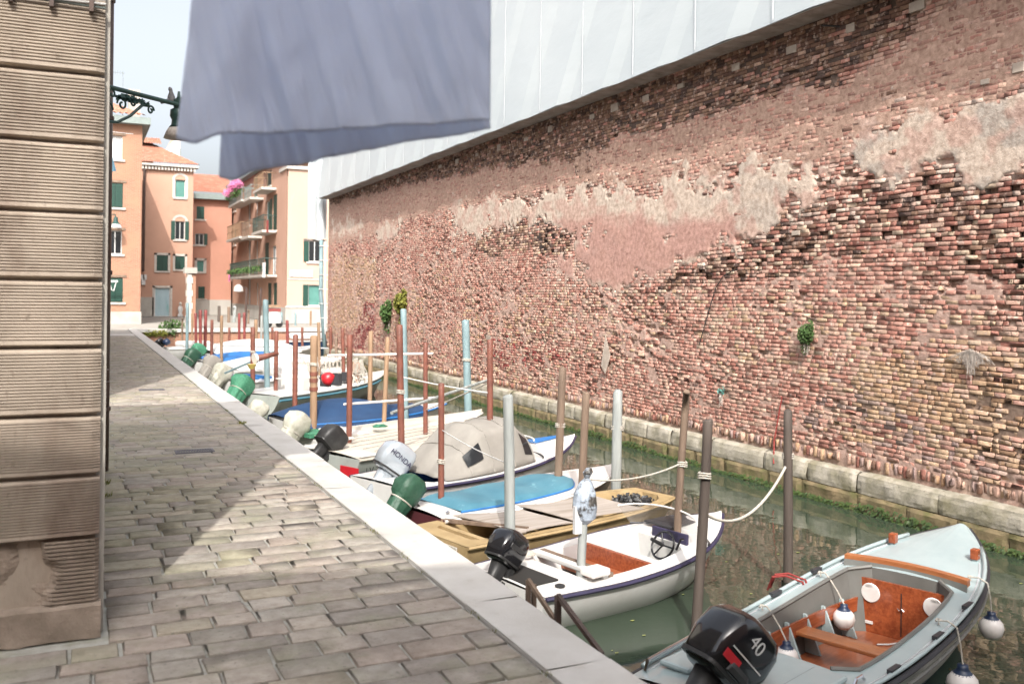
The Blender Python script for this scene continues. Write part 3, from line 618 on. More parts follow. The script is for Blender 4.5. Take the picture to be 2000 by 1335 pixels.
# ------------------------------------------------------------------ sheeted roof scaffold over the wall
EX = 10.45; EZ = 6.62
rc = thing('scaffold_cover', 'white sheeted scaffold roof overhanging the top of the brick wall', 'scaffold', (EX, 24, EZ))
P = 2.12; yk = WEND+.1; k = 0; TOP = 7.2
sb = MB(); sb.box(EX+.006, WX+.02, 0, WEND+.1, EZ-.035, EZ-.008)
yk += 0
while yk > 1:
    def ft(u, v, yk=yk, k=k):
        hgt = v**1.25*TOP; y_ = yk-P*u-.62*hgt
        amp = .085*(1-min(1, hgt/9)); tri = u/.75 if u < .75 else (1-u)/.25; x_ = EX-.145-amp*tri*(.6+.5*((k*37)%10)/10)
        return (x_, min(y_, WEND+.12), EZ-.085+hgt)
    MB().grid(ft, 4, 14).build('tarpaulin_panel', X['tarp'], rc)
    for q in (.33, .7):
        yq = yk-P*q; sm_t = MB(); sm_t.tube([(EX-.21, yq, EZ-.05), (EX-.20, yq, EZ+2.5), (EX-.16, yq, EZ+TOP)], .008, 5)
        if q < .5: sm_t.build('seam', X['seam'], rc)
    yk -= P; k += 1
# (upper boards behind the sheeting, and soffit boards under it)
MB().box(EX+.22, EX+.3, 0, WEND+.1, EZ+.05, EZ+TOP-.05).build('backing_boards', X['tarp'], rc)
y_ = WEND+.08
while y_ > 1:
    MB().box(EX-.10, WX+.03, y_-1.19, y_, EZ-.055, EZ-.012).build('soffit_board', X['soffit'], rc, bevel=.004); y_ -= 1.2
MB().box(EX-.13, EX-.10, 0, WEND+.1, EZ-.075, EZ+.01).build('edge_rail', X['seam'], rc)
# end panel wrapping the corner down to the drainpipe
ey = WEND+.35
def fe(u, v):
    return (9.95+.93*u, ey+.06*math.sin(u*14+v*3), 4.62+9.1*v+(.05*math.sin(u*9) if v == 0 else 0))
MB().grid(fe, 16, 30).build('tarpaulin_panel', X['tarp'], rc, smooth=True, label='sheeting curtain wrapping the far corner')
MB().box(9.95, 10.9, ey+.08, ey+.9, 4.55, 4.62).build('soffit_board', X['soffit'], rc)
sp = MB(); p0 = att(628, 466, 45); p1 = att(637, 712, 45)
sp.tube([(p0.x,p0.y,4.6),(p0.x,p0.y,2.0),(p1.x,p1.y,WZ-.3)], .10, 10)
sp.build('scaffold_pole', X['teal'], origin=(p0.x,p0.y,WZ), label='tall grey blue pole standing under the far corner of the sheeted roof', cat='pole', smooth=True)
pp = MB(); pp.tube([(10.82,WEND+.3,4.55),(10.82,WEND+.3,-.3)], .055, 8)
for k in range(6): pp.tube([(10.5,WEND+.3,4.3-.7*k),(11.0,WEND+.25,4.3-.7*k)], .02, 6)
pp.build('downpipe', X['white'], origin=(10.82,WEND+.3,-.3), label='white pipe with brackets running down the far end of the brick wall', cat='pipe')

# ------------------------------------------------------------------ near building on the left: fluted stone facade
FY = 5.86; CX = .115
lb = thing('fluted_stone_building', 'building corner of horizontally fluted sandstone courses at the left edge of the walkway', 'building', (-3, FY+2.5, 0))
LXB = -5.6
def course(z0, z1, rough=False, seed=0):
    nf = 18; prof = [(0.035, z0+.004), (.0, z0+.016)]
    zz = z0+.028; top = z1-.030; p = (top-zz)/nf
    for k in range(nf):
        a = zz+p*k; prof += [(.0, a), (0.0, a+p*.5), (.012, a+p*.64), (.012, a+p*.86)]
    prof += [(0, top), (0, z1-.018), (.035, z1-.004)]
    rg = random.Random(seed)
    xs = [LXB+(CX-LXB)*i/44 for i in range(31)]; xs = [LXB, -3.5, -2.4, -1.6, -1.2]+[-1.0+(CX+1.0)*i/(60 if rough else 26) for i in range((60 if rough else 26)+1)]
    V = []; Fc = []; m_ = len(prof)
    for x in xs:
        for (dy, z_) in prof:
            e = (fbm(x*5+seed, z_*6, 3).item()-.5)*.012; dy *= .6+.8*fbm(x*1.3+seed*3, z_*5, 2).item()
            if x == xs[-1]: e += .02
            elif x > CX-.05: e += .006*fbm(x*40, z_*30, 2).item()
            y_ = FY+dy+e
            if rough:
                mk = fbm(x*2.3+3.1, z_*3.4+1, 4, 5).item(); f = 1/(1+math.exp(-(mk-.47)*60))
                if x < CX-.01: y_ += f*(.045+.05*(fbm(x*9, z_*9, 4, 9).item()-.3))-f*dy
            V.append((x, y_, z_))
    for i in range(len(xs)-1):
        for j in range(m_-1):
            a = i*m_+j; Fc.append((a, a+m_, a+m_+1, a+1))
    return MB().add(V, Fc)
ZJ = [.57,.93,1.28,1.67,2.06,2.45,2.85,3.25,3.65,4.05,4.45]
def rough_course(z0, z1):
    """a broken course: fluted skin partly spalled away to rough stone"""
    nz = 128; nx = 90; x0 = -1.7
    def f(u, v):
        x = x0+(CX-x0)*u; z_ = z0+(z1-z0)*v
        fl_ = .014*(1 if math.sin(v*16*2*math.pi) > .3 else 0)
        mk = fbm(x*2.1+4.3, z_*2.6+2.2, 4, 5).item()
        s_ = 1/(1+math.exp(-(mk-.50)*90)); rgh = .045+.055*(fbm(x*7, z_*8, 5, 9).item()-.4)
        e = .03 if u > .995 else 0
        return (x, FY+fl_*(1-s_)+rgh*s_+e, z_)
    return MB().grid(f, nx, nz)
rough_course(.195, .565).build('broken_block', X['rubble'], lb, label='weathered block whose fluting has spalled away')
MB().box(LXB, -1.69, FY+.01, FY+.2, .19, .57).build('stone_block', X['flute'], lb)
for i in range(len(ZJ)-1):
    course(ZJ[i]+.004, ZJ[i+1]-.004, seed=i).build('fluted_block', X['flute'], lb)
MB().box(LXB, CX-.02, FY+.05, 11.3, 0, 5.85).build('wall', X['flute'], lb)
def fpl(u, v):
    pr = [(.10,.20),(.0,.195),(-.02,.18),(-.035,.0)]; k = v*3; i = min(int(k), 2); f = k-i
    x = -2.4+(CX+.012+2.4)*u; nn = fbm(u*30, v*4, 4).item()-.5; worn = .06*max(0, min(1, (-.38-x)*5))
    return (x, FY+pr[i][0]*(1-f)+pr[i+1][0]*f+nn*.02+worn, pr[i][1]*(1-f)+pr[i+1][1]*f-(worn*.5 if v < .6 else 0)+nn*.01)
MB().grid(fpl, 60, 9).build('plinth', X['rubble'], lb)
MB().box(-2.4, CX-.005, FY+.02, FY+.5, -.02, .185).build('plinth_core', X['rubble'], lb)
MB().box(CX-.02, CX+.028, FY+.06, 11.3, 0, 5.85).build('side_render', X['greyw'], lb)
MB().box(LXB-.3, CX+.18, FY-.25, 11.45, 5.86, 6.0).build('roof', X['terra'], lb)
cb_ = thing('cable_bundle', 'greenish electric cables clipped along the top of the fluted facade', 'cable', (0, FY, 3.62))
for k in range(3):
    pts = [(LXB+.3+(CX-LXB-.3)*i/14, FY-.02-.012*k, 3.645+.012*k+.01*math.sin(i*1.7+k)) for i in range(15)]; MB().tube(pts, .007, 6).build('cable', X['white'] if k else X['gutter'], cb_)
for k in range(9): MB().box(-1.6+.205*k-.012, -1.6+.205*k+.012, FY-.05, FY+.02, 3.60, 3.70).build('clip', X['pipe'], cb_)
# dark drainpipe on its side wall
PX_ = .25
dp = thing('drainpipe', 'dark brown drainpipe on the side wall at the walkway corner of the fluted building', 'drainpipe', (PX_, 11.1, 0))
MB().tube([(PX_,11.1,.02),(PX_,11.1,5.8)], .055, 12).build('pipe', X['pipe'], dp, smooth=True)
for z_ in (.7, 2.2, 3.9, 5.2): MB().lathe([(.06,-.025),(.07,-.02),(.07,.02),(.06,.025)], 12, (PX_,11.1,z_)).build('bracket', X['pipe'], dp)
# second building beyond the gap, on the same side
nb = thing('rendered_building', 'grey rendered building beyond the gap on the left side of the walkway', 'building', (-3, 31, 0))
MB().box(-8, .1, 18.1, 44, 0, 7.5).build('wall', X['greyw'], nb); MB().box(-8.3, .35, 17.8, 44.3, 7.5, 7.65).build('roof', X['terra'], nb)
for k in range(7):
    for z_ in (1.2, 4.2):
        wd_ = MB().box(.07, .125, 20+3.3*k, 21.1+3.3*k, z_, z_+1.5).build('window', X['frame'], nb); MB().box(.11, .135, 20.08+3.3*k, 21.02+3.3*k, z_+.08, z_+1.42).build('shutter', X['shut'], wd_)
for (px, py) in ((203, 737), (204, 761)):
    c = onx(px+1, py, .2); MB().box(.1, .235, c.y-.05, c.y+.05, c.z-.07, c.z+.07).build('wall_bracket', X['pipe'], nb)
# houses behind the viewer close the canal and shade the foreground
bh = thing('rear_house', 'house behind the camera across the end of the canal', 'house', (4, -6, 0), local=True)
bh.rotation_euler = (0,0,-.27)
MB().box(-14, 14, -4, 1.5, -1.3, 8.8).build('wall', X['salmon'], bh); MB().box(-14.4, 14.4, -4.4, 1.9, 8.8, 9.0).build('roof', X['terra'], bh)

# ================================================================== FAR QUAY AND HOUSES
fq = thing('far_quay_wall', 'low red brick quay wall with pale coping across the end of the canal', 'quay wall', (8, 52, -1.2))
MB().box(2.5, 60, 51.95, 52.4, -2.6, -.16).build('wall', X['fbrick'], fq)
x_ = 2.3
while x_ < 24: MB().box(x_+.01, x_+1.29, 51.85, 52.5, -.16, .03).build('coping_stone', X['kerb'], fq); x_ += 1.3
def hitc(pl, px, py):
    ax, c = pl; p = onx(px, py, c) if ax == 'x' else ony(px, py, c); return ((p.y if ax == 'x' else p.x), p.z)
def facade(parent, pl, a0, a1, z0, z1, wins, mt, nm='wall', dep=.22):
    """wall plane with real openings; wins: (px0,py0,px1,py1,kind)"""
    ax, c = pl; W = []
    P3 = (lambda a, d, z: (c+d, a, z)) if ax == 'x' else (lambda a, d, z: (a, c+d, z))
    for (px0, py0, px1, py1, kd) in wins:
        q0 = hitc(pl, px0, (py0+py1)/2)[0]; q1 = hitc(pl, px1, (py0+py1)/2)[0]; zt = hitc(pl, (px0+px1)/2, py0)[1]; zb = hitc(pl, (px0+px1)/2, py1)[1]
        W.append((min(q0,q1), max(q0,q1), zb, zt, kd))
    A = sorted({a0, a1, *[w_[0] for w_ in W], *[w_[1] for w_ in W]}); Z = sorted({z0, z1, *[w_[2] for w_ in W], *[w_[3] for w_ in W]})
    A = [a for a in A if a0 <= a <= a1]; Z = [z for z in Z if z0 <= z <= z1]
    mb = MB()
    for i in range(len(A)-1):
        for j in range(len(Z)-1):
            ca, cz = (A[i]+A[i+1])/2, (Z[j]+Z[j+1])/2
            if any(w_[0] < ca < w_[1] and w_[2] < cz < w_[3] for w_ in W): continue
            mb.add([P3(A[i],0,Z[j]), P3(A[i+1],0,Z[j]), P3(A[i+1],0,Z[j+1]), P3(A[i],0,Z[j+1])], [(0,1,2,3)])
    for (b0, b1, zb, zt, kd) in W:
        for q in (((b0,zb),(b0,zt)), ((b0,zt),(b1,zt)), ((b1,zt),(b1,zb)), ((b1,zb),(b0,zb))):
            (u0,v0),(u1,v1) = q; mb.add([P3(u0,0,v0), P3(u1,0,v1), P3(u1,dep,v1), P3(u0,dep,v0)], [(0,1,2,3)])
    mb.build(nm, mt, parent)
    def bx(m_, a, b, d0, d1, z, zz): 
        p = P3(a, d0, z); q = P3(b, d1, zz); return m_.box(min(p[0],q[0]), max(p[0],q[0]), min(p[1],q[1]), max(p[1],q[1]), min(z,zz), max(z,zz))
    for (b0, b1, zb, zt, kd) in W:
        wd = b1-b0; f = MB(); t = .05
        bx(f, b0, b0+t, .10, .16, zb, zt); bx(f, b1-t, b1, .10, .16, zb, zt); bx(f, b0+t, b1-t, .10, .16, zt-t, zt); bx(f, b0+t, b1-t, .10, .16, zb, zb+t)
        if 'd' in kd or 'c' in kd: bx(f, (b0+b1)/2-.025, (b0+b1)/2+.025, .10, .16, zb+t, zt-t)
        fr = f.build('door' if 'D' in kd else 'window', X['white'] if ('s' not in kd) else X['frame'], parent)
        bx(MB(), b0, b1, .17, .20, zb, zt).build('panel' if 'D' in kd else 'pane', X['bluedoor'] if 'D' in kd else (X['curt'] if 'c' in kd else X['teals'] if 't' in kd else X['pane']), fr)
        if 's' in kd:
            for u0, u1 in ((b0+.01, (b0+b1)/2-.012), ((b0+b1)/2+.012, b1-.01)): 
                sh = MB(); bx(sh, u0, u1, .04, .08, zb+.02, zt-.02)
                nl = 9
                for k in range(nl): zz = zb+.08+(zt-zb-.16)*k/nl; bx(sh, u0+.05, u1-.05, .02, .04, zz, zz+(zt-zb-.16)/nl*.6)
                sh.build('shutter', X['shut'], fr)
        if 'o' in kd:
            for u0, u1 in ((b0-wd*.42, b0-.02), (b1+.02, b1+wd*.42)): bx(MB(), u0, u1, -.07, -.02, zb, zt).build('shutter', X['shut'], fr)
        if 'L' in kd: bx(MB(), b0-wd*.42, b0-.02, -.07, -.02, zb, zt).build('shutter', X['shut'], fr)
        if 'R' in kd: bx(MB(), b1+.02, b1+wd*.42, -.07, -.02, zb, zt).build('shutter', X['shut'], fr)
        if 'l' in kd: bx(MB(), b0-.2, b1+.2, -.05, .02, zt+.03, zt+.17).build('lintel', X['brwood'], parent)
        if 'D' not in kd and 'n' not in kd: bx(MB(), b0-.16, b1+.16, -.10, .05, zb-.13, zb-.005).build('sill', X['frame'], fr)
        if 'w' in kd:
            sr = MB(); e = .17; bx(sr, b0-e, b0-.003, -.03, .03, zb-.02, zt+e); bx(sr, b1+.003, b1+e, -.03, .03, zb-.02, zt+e); bx(sr, b0-e, b1+e, -.03, .028, zt+.003, zt+e); sr.build('surround', X['frame'], parent)
        if 'a' in kd:
            V = []; r0 = wd/2+.02; ca = (b0+b1)/2; nseg = 12; sr = MB()
            for k in range(nseg+1):
                an = math.pi*k/nseg
                for rr_ in (r0, r0+.2):
                    for d_ in (-.04, .02): V.append(P3(ca+rr_*math.cos(an), d_, zt+rr_*math.sin(an)*.85+.02))
            Fc = []
            for k in range(nseg): a = 4*k; Fc += [(a,a+2,a+6,a+4), (a,a+4,a+5,a+1), (a+2,a+3,a+7,a+6)]
            sr.add(V, Fc); bx(sr, b0-.2, b0-.003, -.04, .02, zb, zt+.03); bx(sr, b1+.003, b1+.2, -.04, .02, zb, zt+.03); sr.build('arch', X['frame'], parent)
    return bx
def tiled_roof(parent, P0, P1, P2, P3_, rows=14, cols=34, nm='roof'):
    """P0-P1 eave edge, P3-P2 ridge edge; barrel tiles as real relief"""
    P0, P1, P2, P3_ = map(Vector, (P0, P1, P2, P3_)); nrm = (P1-P0).cross(P3_-P0).normalized()
    if nrm.z < 0: nrm = -nrm
    def f(u, v):
        p = P0.lerp(P1, u).lerp(P3_.lerp(P2, u), v); k = u*cols; wv = abs(math.sin(math.pi*k)); st_ = (v*rows) % 1
        return p+nrm*(.09*wv+.05*(1-st_))
    MB().grid(f, cols*4, rows*3).build(nm, X['terra'], parent)
# A: orange brick house on the left
hA = thing('brick_house', 'orange brick house with tiled eave at the far left end of the walkway', 'house', (0, 63, 0)); pA = ('y', 61.5)
xr = hitc(pA, 276, 430)[0]; zt = hitc(pA, 250, 243)[1]
bx = facade(hA, pA, -6, xr, .72, zt, [(211,265,239,311,'cl'), (210,357,240,405,'sl'), (211,450,238,496,'dl'), (210,542,240,590,'sl')], X['fbrick'])
MB().box(-6, xr+.06, 61.42, 62.2, -.05, .72).build('plinth', X['greyw'], hA)
MB().box(xr-.3, xr-.01, 61.52, 76, .0, zt).build('side_wall', X['fbrick'], hA); MB().box(-6, xr-.3, 62.3, 76, 0, zt).build('inner_walls', X['fbrick'], hA)
MB().box(-6.4, xr+.45, 60.9, 76, zt, zt+.42).build('eave', X['gutter'], hA)
tiled_roof(hA, (-6.4,60.8,zt+.46), (xr+.15,60.8,zt+.46), (xr-1.6,66,zt+2.0), (-6.4,66,zt+2.0), 8, 30)
ch_ = ony(262, 240, 64); MB().box(ch_.x-.35, ch_.x+.35, 64, 64.7, zt, zt+2.7).build('chimney', X['greyw'], hA)
at_ = ony(240, 180, 64); an = thing('tv_antenna', 'thin television antenna above the brick house roof', 'antenna', (at_.x, 64, zt+1.5)); 
MB().tube([(at_.x,64,zt+.5),(at_.x,64,ony(240,140,64).z)], .018, 5).build('mast', X['gutter'], an); m2 = MB(); zz = ony(240,143,64).z
m2.tube([(at_.x-.6,64,zz),(at_.x+.1,64,zz)], .015, 5)
for k in range(5): m2.tube([(at_.x-.6+.14*k,64,zz-.13),(at_.x-.6+.14*k,64,zz+.13)], .01, 5)
m2.build('aerial', X['gutter'], an)
# B: salmon house with arched windows
hB = thing('salmon_house', 'salmon plaster house with arched windows and pale blue door', 'house', (6.5, 79, 0)); pB = ('y', 78)
x0 = hitc(pB, 262, 430)[0]; x1 = hitc(pB, 377, 430)[0]; zt = hitc(pB, 330, 326)[1]; zm = hitc(pB, 330, 500)[1]
W_ = [(342,351,362,386,'tsa'), (342,432,361,468,'doa'), (306,498,328,529,'sw'), (342,500,361,526,'sw'), (302,562,332,618,'Dw')]
W_[0] = (342,351,362,386,'ta')
bx = facade(hB, pB, x0, x1, 0, zt, W_, X['salmon'])
MB().box(x0, x1-.01, 78.3, 90, 0, zt-.01).build('inner_walls', X['salmon'], hB)
lower = MB(); bx(lower, x0, hitc(pB, 300, 600)[0], -.03, -.004, 0, hitc(pB,290,580)[1]); lower.build('bare_render', X['greyw'], hB, label='patch where the plaster has fallen to grey render')
nd = 17
for k in range(nd): a = x0+.5+(x1-x0-.3)*k/nd; bx(MB(), a, a+.14, -.32, 0, zt-.30, zt-.02).build('eave_bracket', X['frame'], hB)
MB().box(x0, x1+.35, 77.55, 78.5, zt, zt+.16).build('cornice', X['frame'], hB)
rid = ony(278, 288, 84)
tiled_roof(hB, (x0,77.5,zt+.18), (x1+.4,77.5,zt+.18), (x1-4.5,86,zt+3.6), (x0,86,zt+3.6), 14, 26)
MB().box(x0, hitc(('y',82),300,290)[0], 82, 85, zt, ony(290,284,82).z).build('roof_room', X['salmonr'], hB)
q = hitc(('y',82),316,280)
tiled_roof(hB, (x0,81.6,q[1]-.2), (q[0],81.6,q[1]-.2), (q[0],84,q[1]+.6), (x0,84,q[1]+.6), 5, 12)
p = ony(281, 420, 77.8); MB().tube([(p.x,77.8,hitc(pB,280,530)[1]),(p.x,77.8,zt)], .10, 8).build('downpipe', X['pipe'], hB)
for (px, py) in ((278,541),(283,541),(280,551)): q = ony(px, py, 77.9); MB().box(q.x-.14, q.x+.14, 77.8, 78, q.z-.2, q.z+.2).build('meter_box', X['white'], hB)
q = ony(352, 605, 77.5); st = thing('garden_statue', 'small pale ornament standing beside the blue door', 'ornament', (q.x,77.4,0), local=True)
MB().lathe([(.2,0),(.22,.1),(.12,.3),(.2,.6),(.16,.8),(.05,.9)], 10).build('body', X['white'], st, smooth=True); MB().lathe([(0,.85),(.12,.95),(.12,1.1),(0,1.2)], 10).build('head', X['straw'], st, smooth=True)
tr = thing('roof_terrace', 'roof terrace frame with railing on the house behind the salmon house', 'roof terrace', (hitc(('y',95),338,300)[0], 95, 12)); Y_ = 92
def gp(px, py): return ony(px, py, Y_)
ft_ = MB(); a, b = gp(312,300), gp(352,300)
for px in (312,322,332,342,352): p, q = gp(px,296), gp(px,318); ft_.tube([p, q], .04, 5)
ft_.tube([gp(312,297), gp(352,297)], .04, 5); ft_.tube([gp(312,297), gp(332,316)], .03, 5); ft_.tube([gp(352,290), gp(352,325)], .05, 5); ft_.build('railing', X['gutter'], tr)
MB().add([gp(316,300), gp(352,262), gp(352,310), gp(318,310)], [(0,1,2,3)]).build('white_awning', X['curt'], tr, solid=.05)
MB().add([gp(318,304)+Vector((0,.1,0)), gp(345,250)+Vector((0,.1,0)), gp(352,250)+Vector((0,.1,0)), gp(352,268)+Vector((0,.1,0))], [(0,1,2,3)]).build('roof_slope', X['pinkw'], tr, solid=.1)
# C: lower salmon house in the middle
hC = thing('middle_house', 'lower salmon house with tiled roof between the arched window house and the balcony block', 'house', (9, 84, 0)); pC = ('y', 83)
x0 = hitc(pC, 372, 480)[0]; x1 = hitc(pC, 452, 480)[0]; zt = hitc(pC, 410, 390)[1]; zb = hitc(pC, 400, 585)[1]
bx = facade(hC, pC, x0, x1, zb, zt, [(384,403,399,428,'s'), (381,456,398,478,'dR'), (384,508,399,531,'tw'), (387,559,400,583,'s')], X['salmonr'])
MB().box(x0, x1, 82.9, 83.3, 0, zb).build('base_wall', X['whitew'], hC); MB().box(x0, x1, 83.3, 95, 0, zt-.01).build('inner_walls', X['salmon'], hC)
MB().box(x0, x1+.5, 82.4, 83.2, zt, zt+.45).build('gutter', X['gutter'], hC)
tiled_roof(hC, (x0,82.4,zt+.5), (x1+.5,82.4,zt+.5), (x1+.5,90,zt+2.9), (x0,90,zt+2.9), 12, 26)
# D: balcony block on the right
XD = ony(563, 300, 60).x
hD = thing('balcony_block', 'pink apartment block with green shutters, balconies and pink flowers near the scaffold corner', 'building', (XD, 62, 0)); pD = ('x', XD); pF = ('y', 60)
ze = onx(448, 374, XD).z; ytop = 85.5; zb = hitc(pF, 600, 601)[1]
bx = facade(hD, pD, 60.2, 86, zb, ze, [(446,395,450,410,'s'), (457,388,461,412,'s'), (457,445,461,478,'s'), (484,398,489,440,'d'), (484,470,489,540,'d'), (484,545,489,600,'dn'), (496,343,503,385,'s'), (520,335,530,364,'s'),
    (499,395,503,440,'d'), (499,470,503,530,'d'), (519,392,528,450,'tL'), (533,380,541,450,'s'), (517,474,525,536,'s'), (531,480,539,536,'d'), (523,552,530,597,'s'), (534,552,541,597,'s'), (500,552,504,600,'dn')], X['salmon'])
MB().box(XD-.06, XD+.1, 60.2, 86, 0, zb).build('base_wall', X['whitew'], hD)
MB().box(XD+.4, XD+14, 62.6, 92, 0, ze).build('inner_walls', X['salmon'], hD); MB().box(XD-.5, XD+14, 61, 86.5, ze, ze+.35).build('eave', X['gutter'], hD)
xe = ony(660, 500, 60).x+8; zc = hitc(pF, 583, 331)[1]
facade(hD, pF, XD+.02, xe, zb, zc, [(603,467,627,511,'dL'), (602,556,627,597,'tL')], X['pinkw'], 'front_wall')
MB().box(XD+.02, xe, 60.3, 62.4, 0, zc-.02).build('front_block', X['pinkw'], hD); MB().box(XD-.08, xe, 59.9, 60.29, 0, zb).build('base_wall', X['whitew'], hD)
MB().box(XD-.12, xe, 59.84, 62.4, zc, zc+.22).build('cornice', X['frame'], hD); MB().box(XD-.1, xe, 59.85, 60.02, zb, zb+.12).build('string_course', X['frame'], hD)
a = hitc(pF, 563, 540); b = hitc(pF, 600, 528); MB().box(a[0]+.1, b[0]+.35, 59.93, 60, a[1], b[1]).build('white_panel', X['white'], hD)
MB().box(XD+.05, xe, 59.96, 60, hitc(pF,590,545)[1]-.05, hitc(pF,590,545)[1]+.02).build('string_course', X['frame'], hD)
def balcony(px0, px1, py, rail, mt, stuffed=False):
    ya, yb = hitc(pD, px0, py)[0], hitc(pD, px1, py)[0]; z_ = hitc(pD, (px0+px1)/2, py)[1]; y0, y1 = min(ya,yb), max(ya,yb); o_ = XD-1.0
    sl_ = MB().box(o_, XD-.003, y0, y1, z_-.16, z_).build('balcony', X['frame'], hD, label='stone balcony slab with rail')
    r_ = MB(); 
    r_.tube([(XD,y0,z_+rail),(o_+.05,y0+.03,z_+rail),(o_+.05,y1-.03,z_+rail),(XD,y1,z_+rail)], .03, 5); r_.tube([(o_+.05,y0+.03,z_+rail*.5),(o_+.05,y1-.03,z_+rail*.5)], .02, 5)
    k = 0; yy_ = y0+.05
    while yy_ < y1: r_.tube([(o_+.05,yy_,z_),(o_+.05,yy_,z_+rail)], .016, 4); yy_ += .3
    for xx_ in (.3,.6,.9): r_.tube([(XD-xx_,y0+.03,z_),(XD-xx_,y0+.03,z_+rail)], .016, 4)
    r_.build('balcony_rail', mt, sl_)
    return y0, y1, z_
BL = [balcony(470,497,397,.9,X['gutter']), balcony(502,515,389,.9,X['gutter']), balcony(522,540,371,1.0,X['tan']), balcony(466,493,466,1.1,X['tan']), balcony(497,512,463,1.1,X['brwood']), balcony(519,541,453,1.0,X['iron']),
      balcony(472,541,539,1.1,X['iron']), balcony(446,454,438,.9,X['iron']), balcony(446,454,491,.9,X['pipe']), balcony(446,454,546,1.0,X['gutter'])]
def leaves(mb, c, r, n, s, seed=0):
    rg = random.Random(seed)
    for _ in range(n):
        v = Vector((rg.gauss(0,1), rg.gauss(0,1), rg.gauss(0,1))).normalized()*(rg.random()**.5); p = Vector(c)+Vector((v.x*r[0], v.y*r[1], v.z*r[2]))
        a = Vector((rg.gauss(0,1), rg.gauss(0,1), rg.gauss(0,1))).normalized(); b = a.orthogonal().normalized(); l = s*(.6+.8*rg.random())
        mb.add([p-b*l*.5, p+a*l*.45, p+b*l*.5+a*l*.1, p-a*l*.4], [(0,1,2,3)])
for (i, nm, m1, sc, lb) in ((0,'flower_boxes','pink',1.0,'bright pink flowers spilling over the upper balcony of the pink block'),(6,'balcony_plants','leaf',.5,'green pot plants on the long lower balcony of the pink block'),(7,'balcony_plants','leaf',.35,'pot plants on the small top balcony of the pink block')):
    y0, y1, z_ = BL[i]; fl = thing(nm, lb, 'flowers' if i == 0 else 'plants', (XD-1, (y0+y1)/2, z_)); lf = MB(); pk_ = MB()
    for k in range(7):
        yy_ = y0+(y1-y0)*(k+.5)/7; leaves(lf, (XD-1.05, yy_, z_+.75*max(sc,.6)-.05), (.35,.45,.3*sc+.1), 90, .13, k); 
        if m1 == 'pink': leaves(pk_, (XD-1.15, yy_, z_+1.15+.25*math.sin(k)), (.4,.5,.38), 220, .11, 50+k)
    lf.build('foliage', X['leaf'], fl)
    if m1 == 'pink': pk_.build('blossom', X['pink'], fl)
for i, (px, py, w_, h_, mk, lb) in enumerate(((517,533,.9,1.0,'white','white laundry drying on the long lower balcony'),(524,445,.5,.8,'red','red chair on the middle right balcony'),(449,543,.5,.6,'pink','pink towel over the lowest small balcony rail'))):
    p = onx(px, py, XD-.95); q = MB(); q.grid(lambda u, v: (p.x-.05+.03*math.sin(u*12), p.y-w_/2+w_*u, p.z-.3+h_*v), 8, 4); q.build(['laundry','garden_chair','towel'][i], X[mk], origin=tuple(p), label=lb, cat=['laundry','chair','towel'][i], solid=.02)
# portal pier on the far quay, carts and street lamps
pr = thing('gate_pier', 'old brick and white stone pier standing alone on the far quay', 'pillar', (ony(371,600,53.5).x, 53.5, 0)); a = ony(365,600,53.5).x; b = ony(374,600,53.5).x; c = ony(382,600,53.5).x; zt = ony(370,530,53.5).z
MB().box(b, c, 53.5, 54.1, 0, zt-.1).build('brick_side', X['fbrick'], pr)
k = 0; z_ = 0
while z_ < zt-.3: MB().box(a-(.04 if k % 2 else 0), b-.003+(.06 if k % 2 else 0), 53.44, 54.0, z_+.005, z_+.34).build('stone_quoin', X['frame'], pr); z_ += .35; k += 1
MB().box(a-.15, c+.05, 53.35, 54.2, zt-.1, zt+.22).build('capital', X['greyw'], pr)
for i, (px, pt, pb) in enumerate(((480,562,640),(508,562,640))):
    p = ony(px-1, pb, 54.5); q = ony(px+1.5, pt, 54.5); o_ = MB().tube([(p.x,54.5,0),(q.x,54.5,q.z)], .07, 8)
    t = thing('street_pole', ['thin dark pole with a lantern on the far quay', 'thin dark pole without lantern right of the lantern pole on the far quay'][i], 'pole', (p.x,54.5,0), group='thin dark poles on the far quay'); o_.build('pole', X['pipe'], t)
    if i == 0: MB().lathe([(.05,0),(.28,.05),(.24,.3),(.1,.42),(0,.45)], 10, (q.x-.45,54.5,q.z-.25)).build('lantern', X['frame'], t); MB().tube([(q.x,54.5,q.z),(q.x-.45,54.5,q.z+.1)], .03, 5).build('arm', X['pipe'], t)
p = ony(533, 636, 54); ct = thing('covered_cart', 'white sheeted handcart with red and yellow crates parked on the far quay', 'cart', (p.x, 54, 0), local=True)
MB().loft([(0,0,.25,.42,.5,5),(0,0,.5,.45,.55,4),(0,0,.85,.36,.5,4),(0,0,.9,.2,.3,3)], 18).build('white_cover', X['white'], ct); MB().box(-.38,.38,-.3,.3,.92,1.10).build('crate', X['red'], ct); MB().box(-.40,.36,-.3,.3,1.155,1.3).build('crate', X['tan'], ct)
for sx in (-.3,.3): M_ = Matrix.Translation((sx,-.3,.2))@Matrix.Rotation(math.pi/2,4,'X'); MB().lathe([(0,-.04),(.2,-.04),(.2,.04),(0,.04)], 12, M=M_).build('wheel', X['blackm'], ct)
bsh = MB(); p = onz(330, 640, 0); leaves(bsh, (p.x,52.1,.0), (.75,.35,.55), 900, .12, 3); tag(bsh.build('bush', X['leaf'], origin=(p.x,52.1,0)), 'green bush growing on the far quay edge', 'bush')
bs2 = MB(); 
for px in (285,292,300,308,314): p = onz(px, 643, -.1); leaves(bs2, (p.x,51.9,-.2), (.3,.15,.2), 160, .09, px)
tag(bs2.build('trailing_weeds', X['leafy'], origin=(p.x,51.9,-.2)), 'trailing weeds over the far quay coping where the walkway ends', 'weeds')
sh_ = thing('stone_strip', None, None, (0,45.5,0)); sh_['kind'] = 'structure'
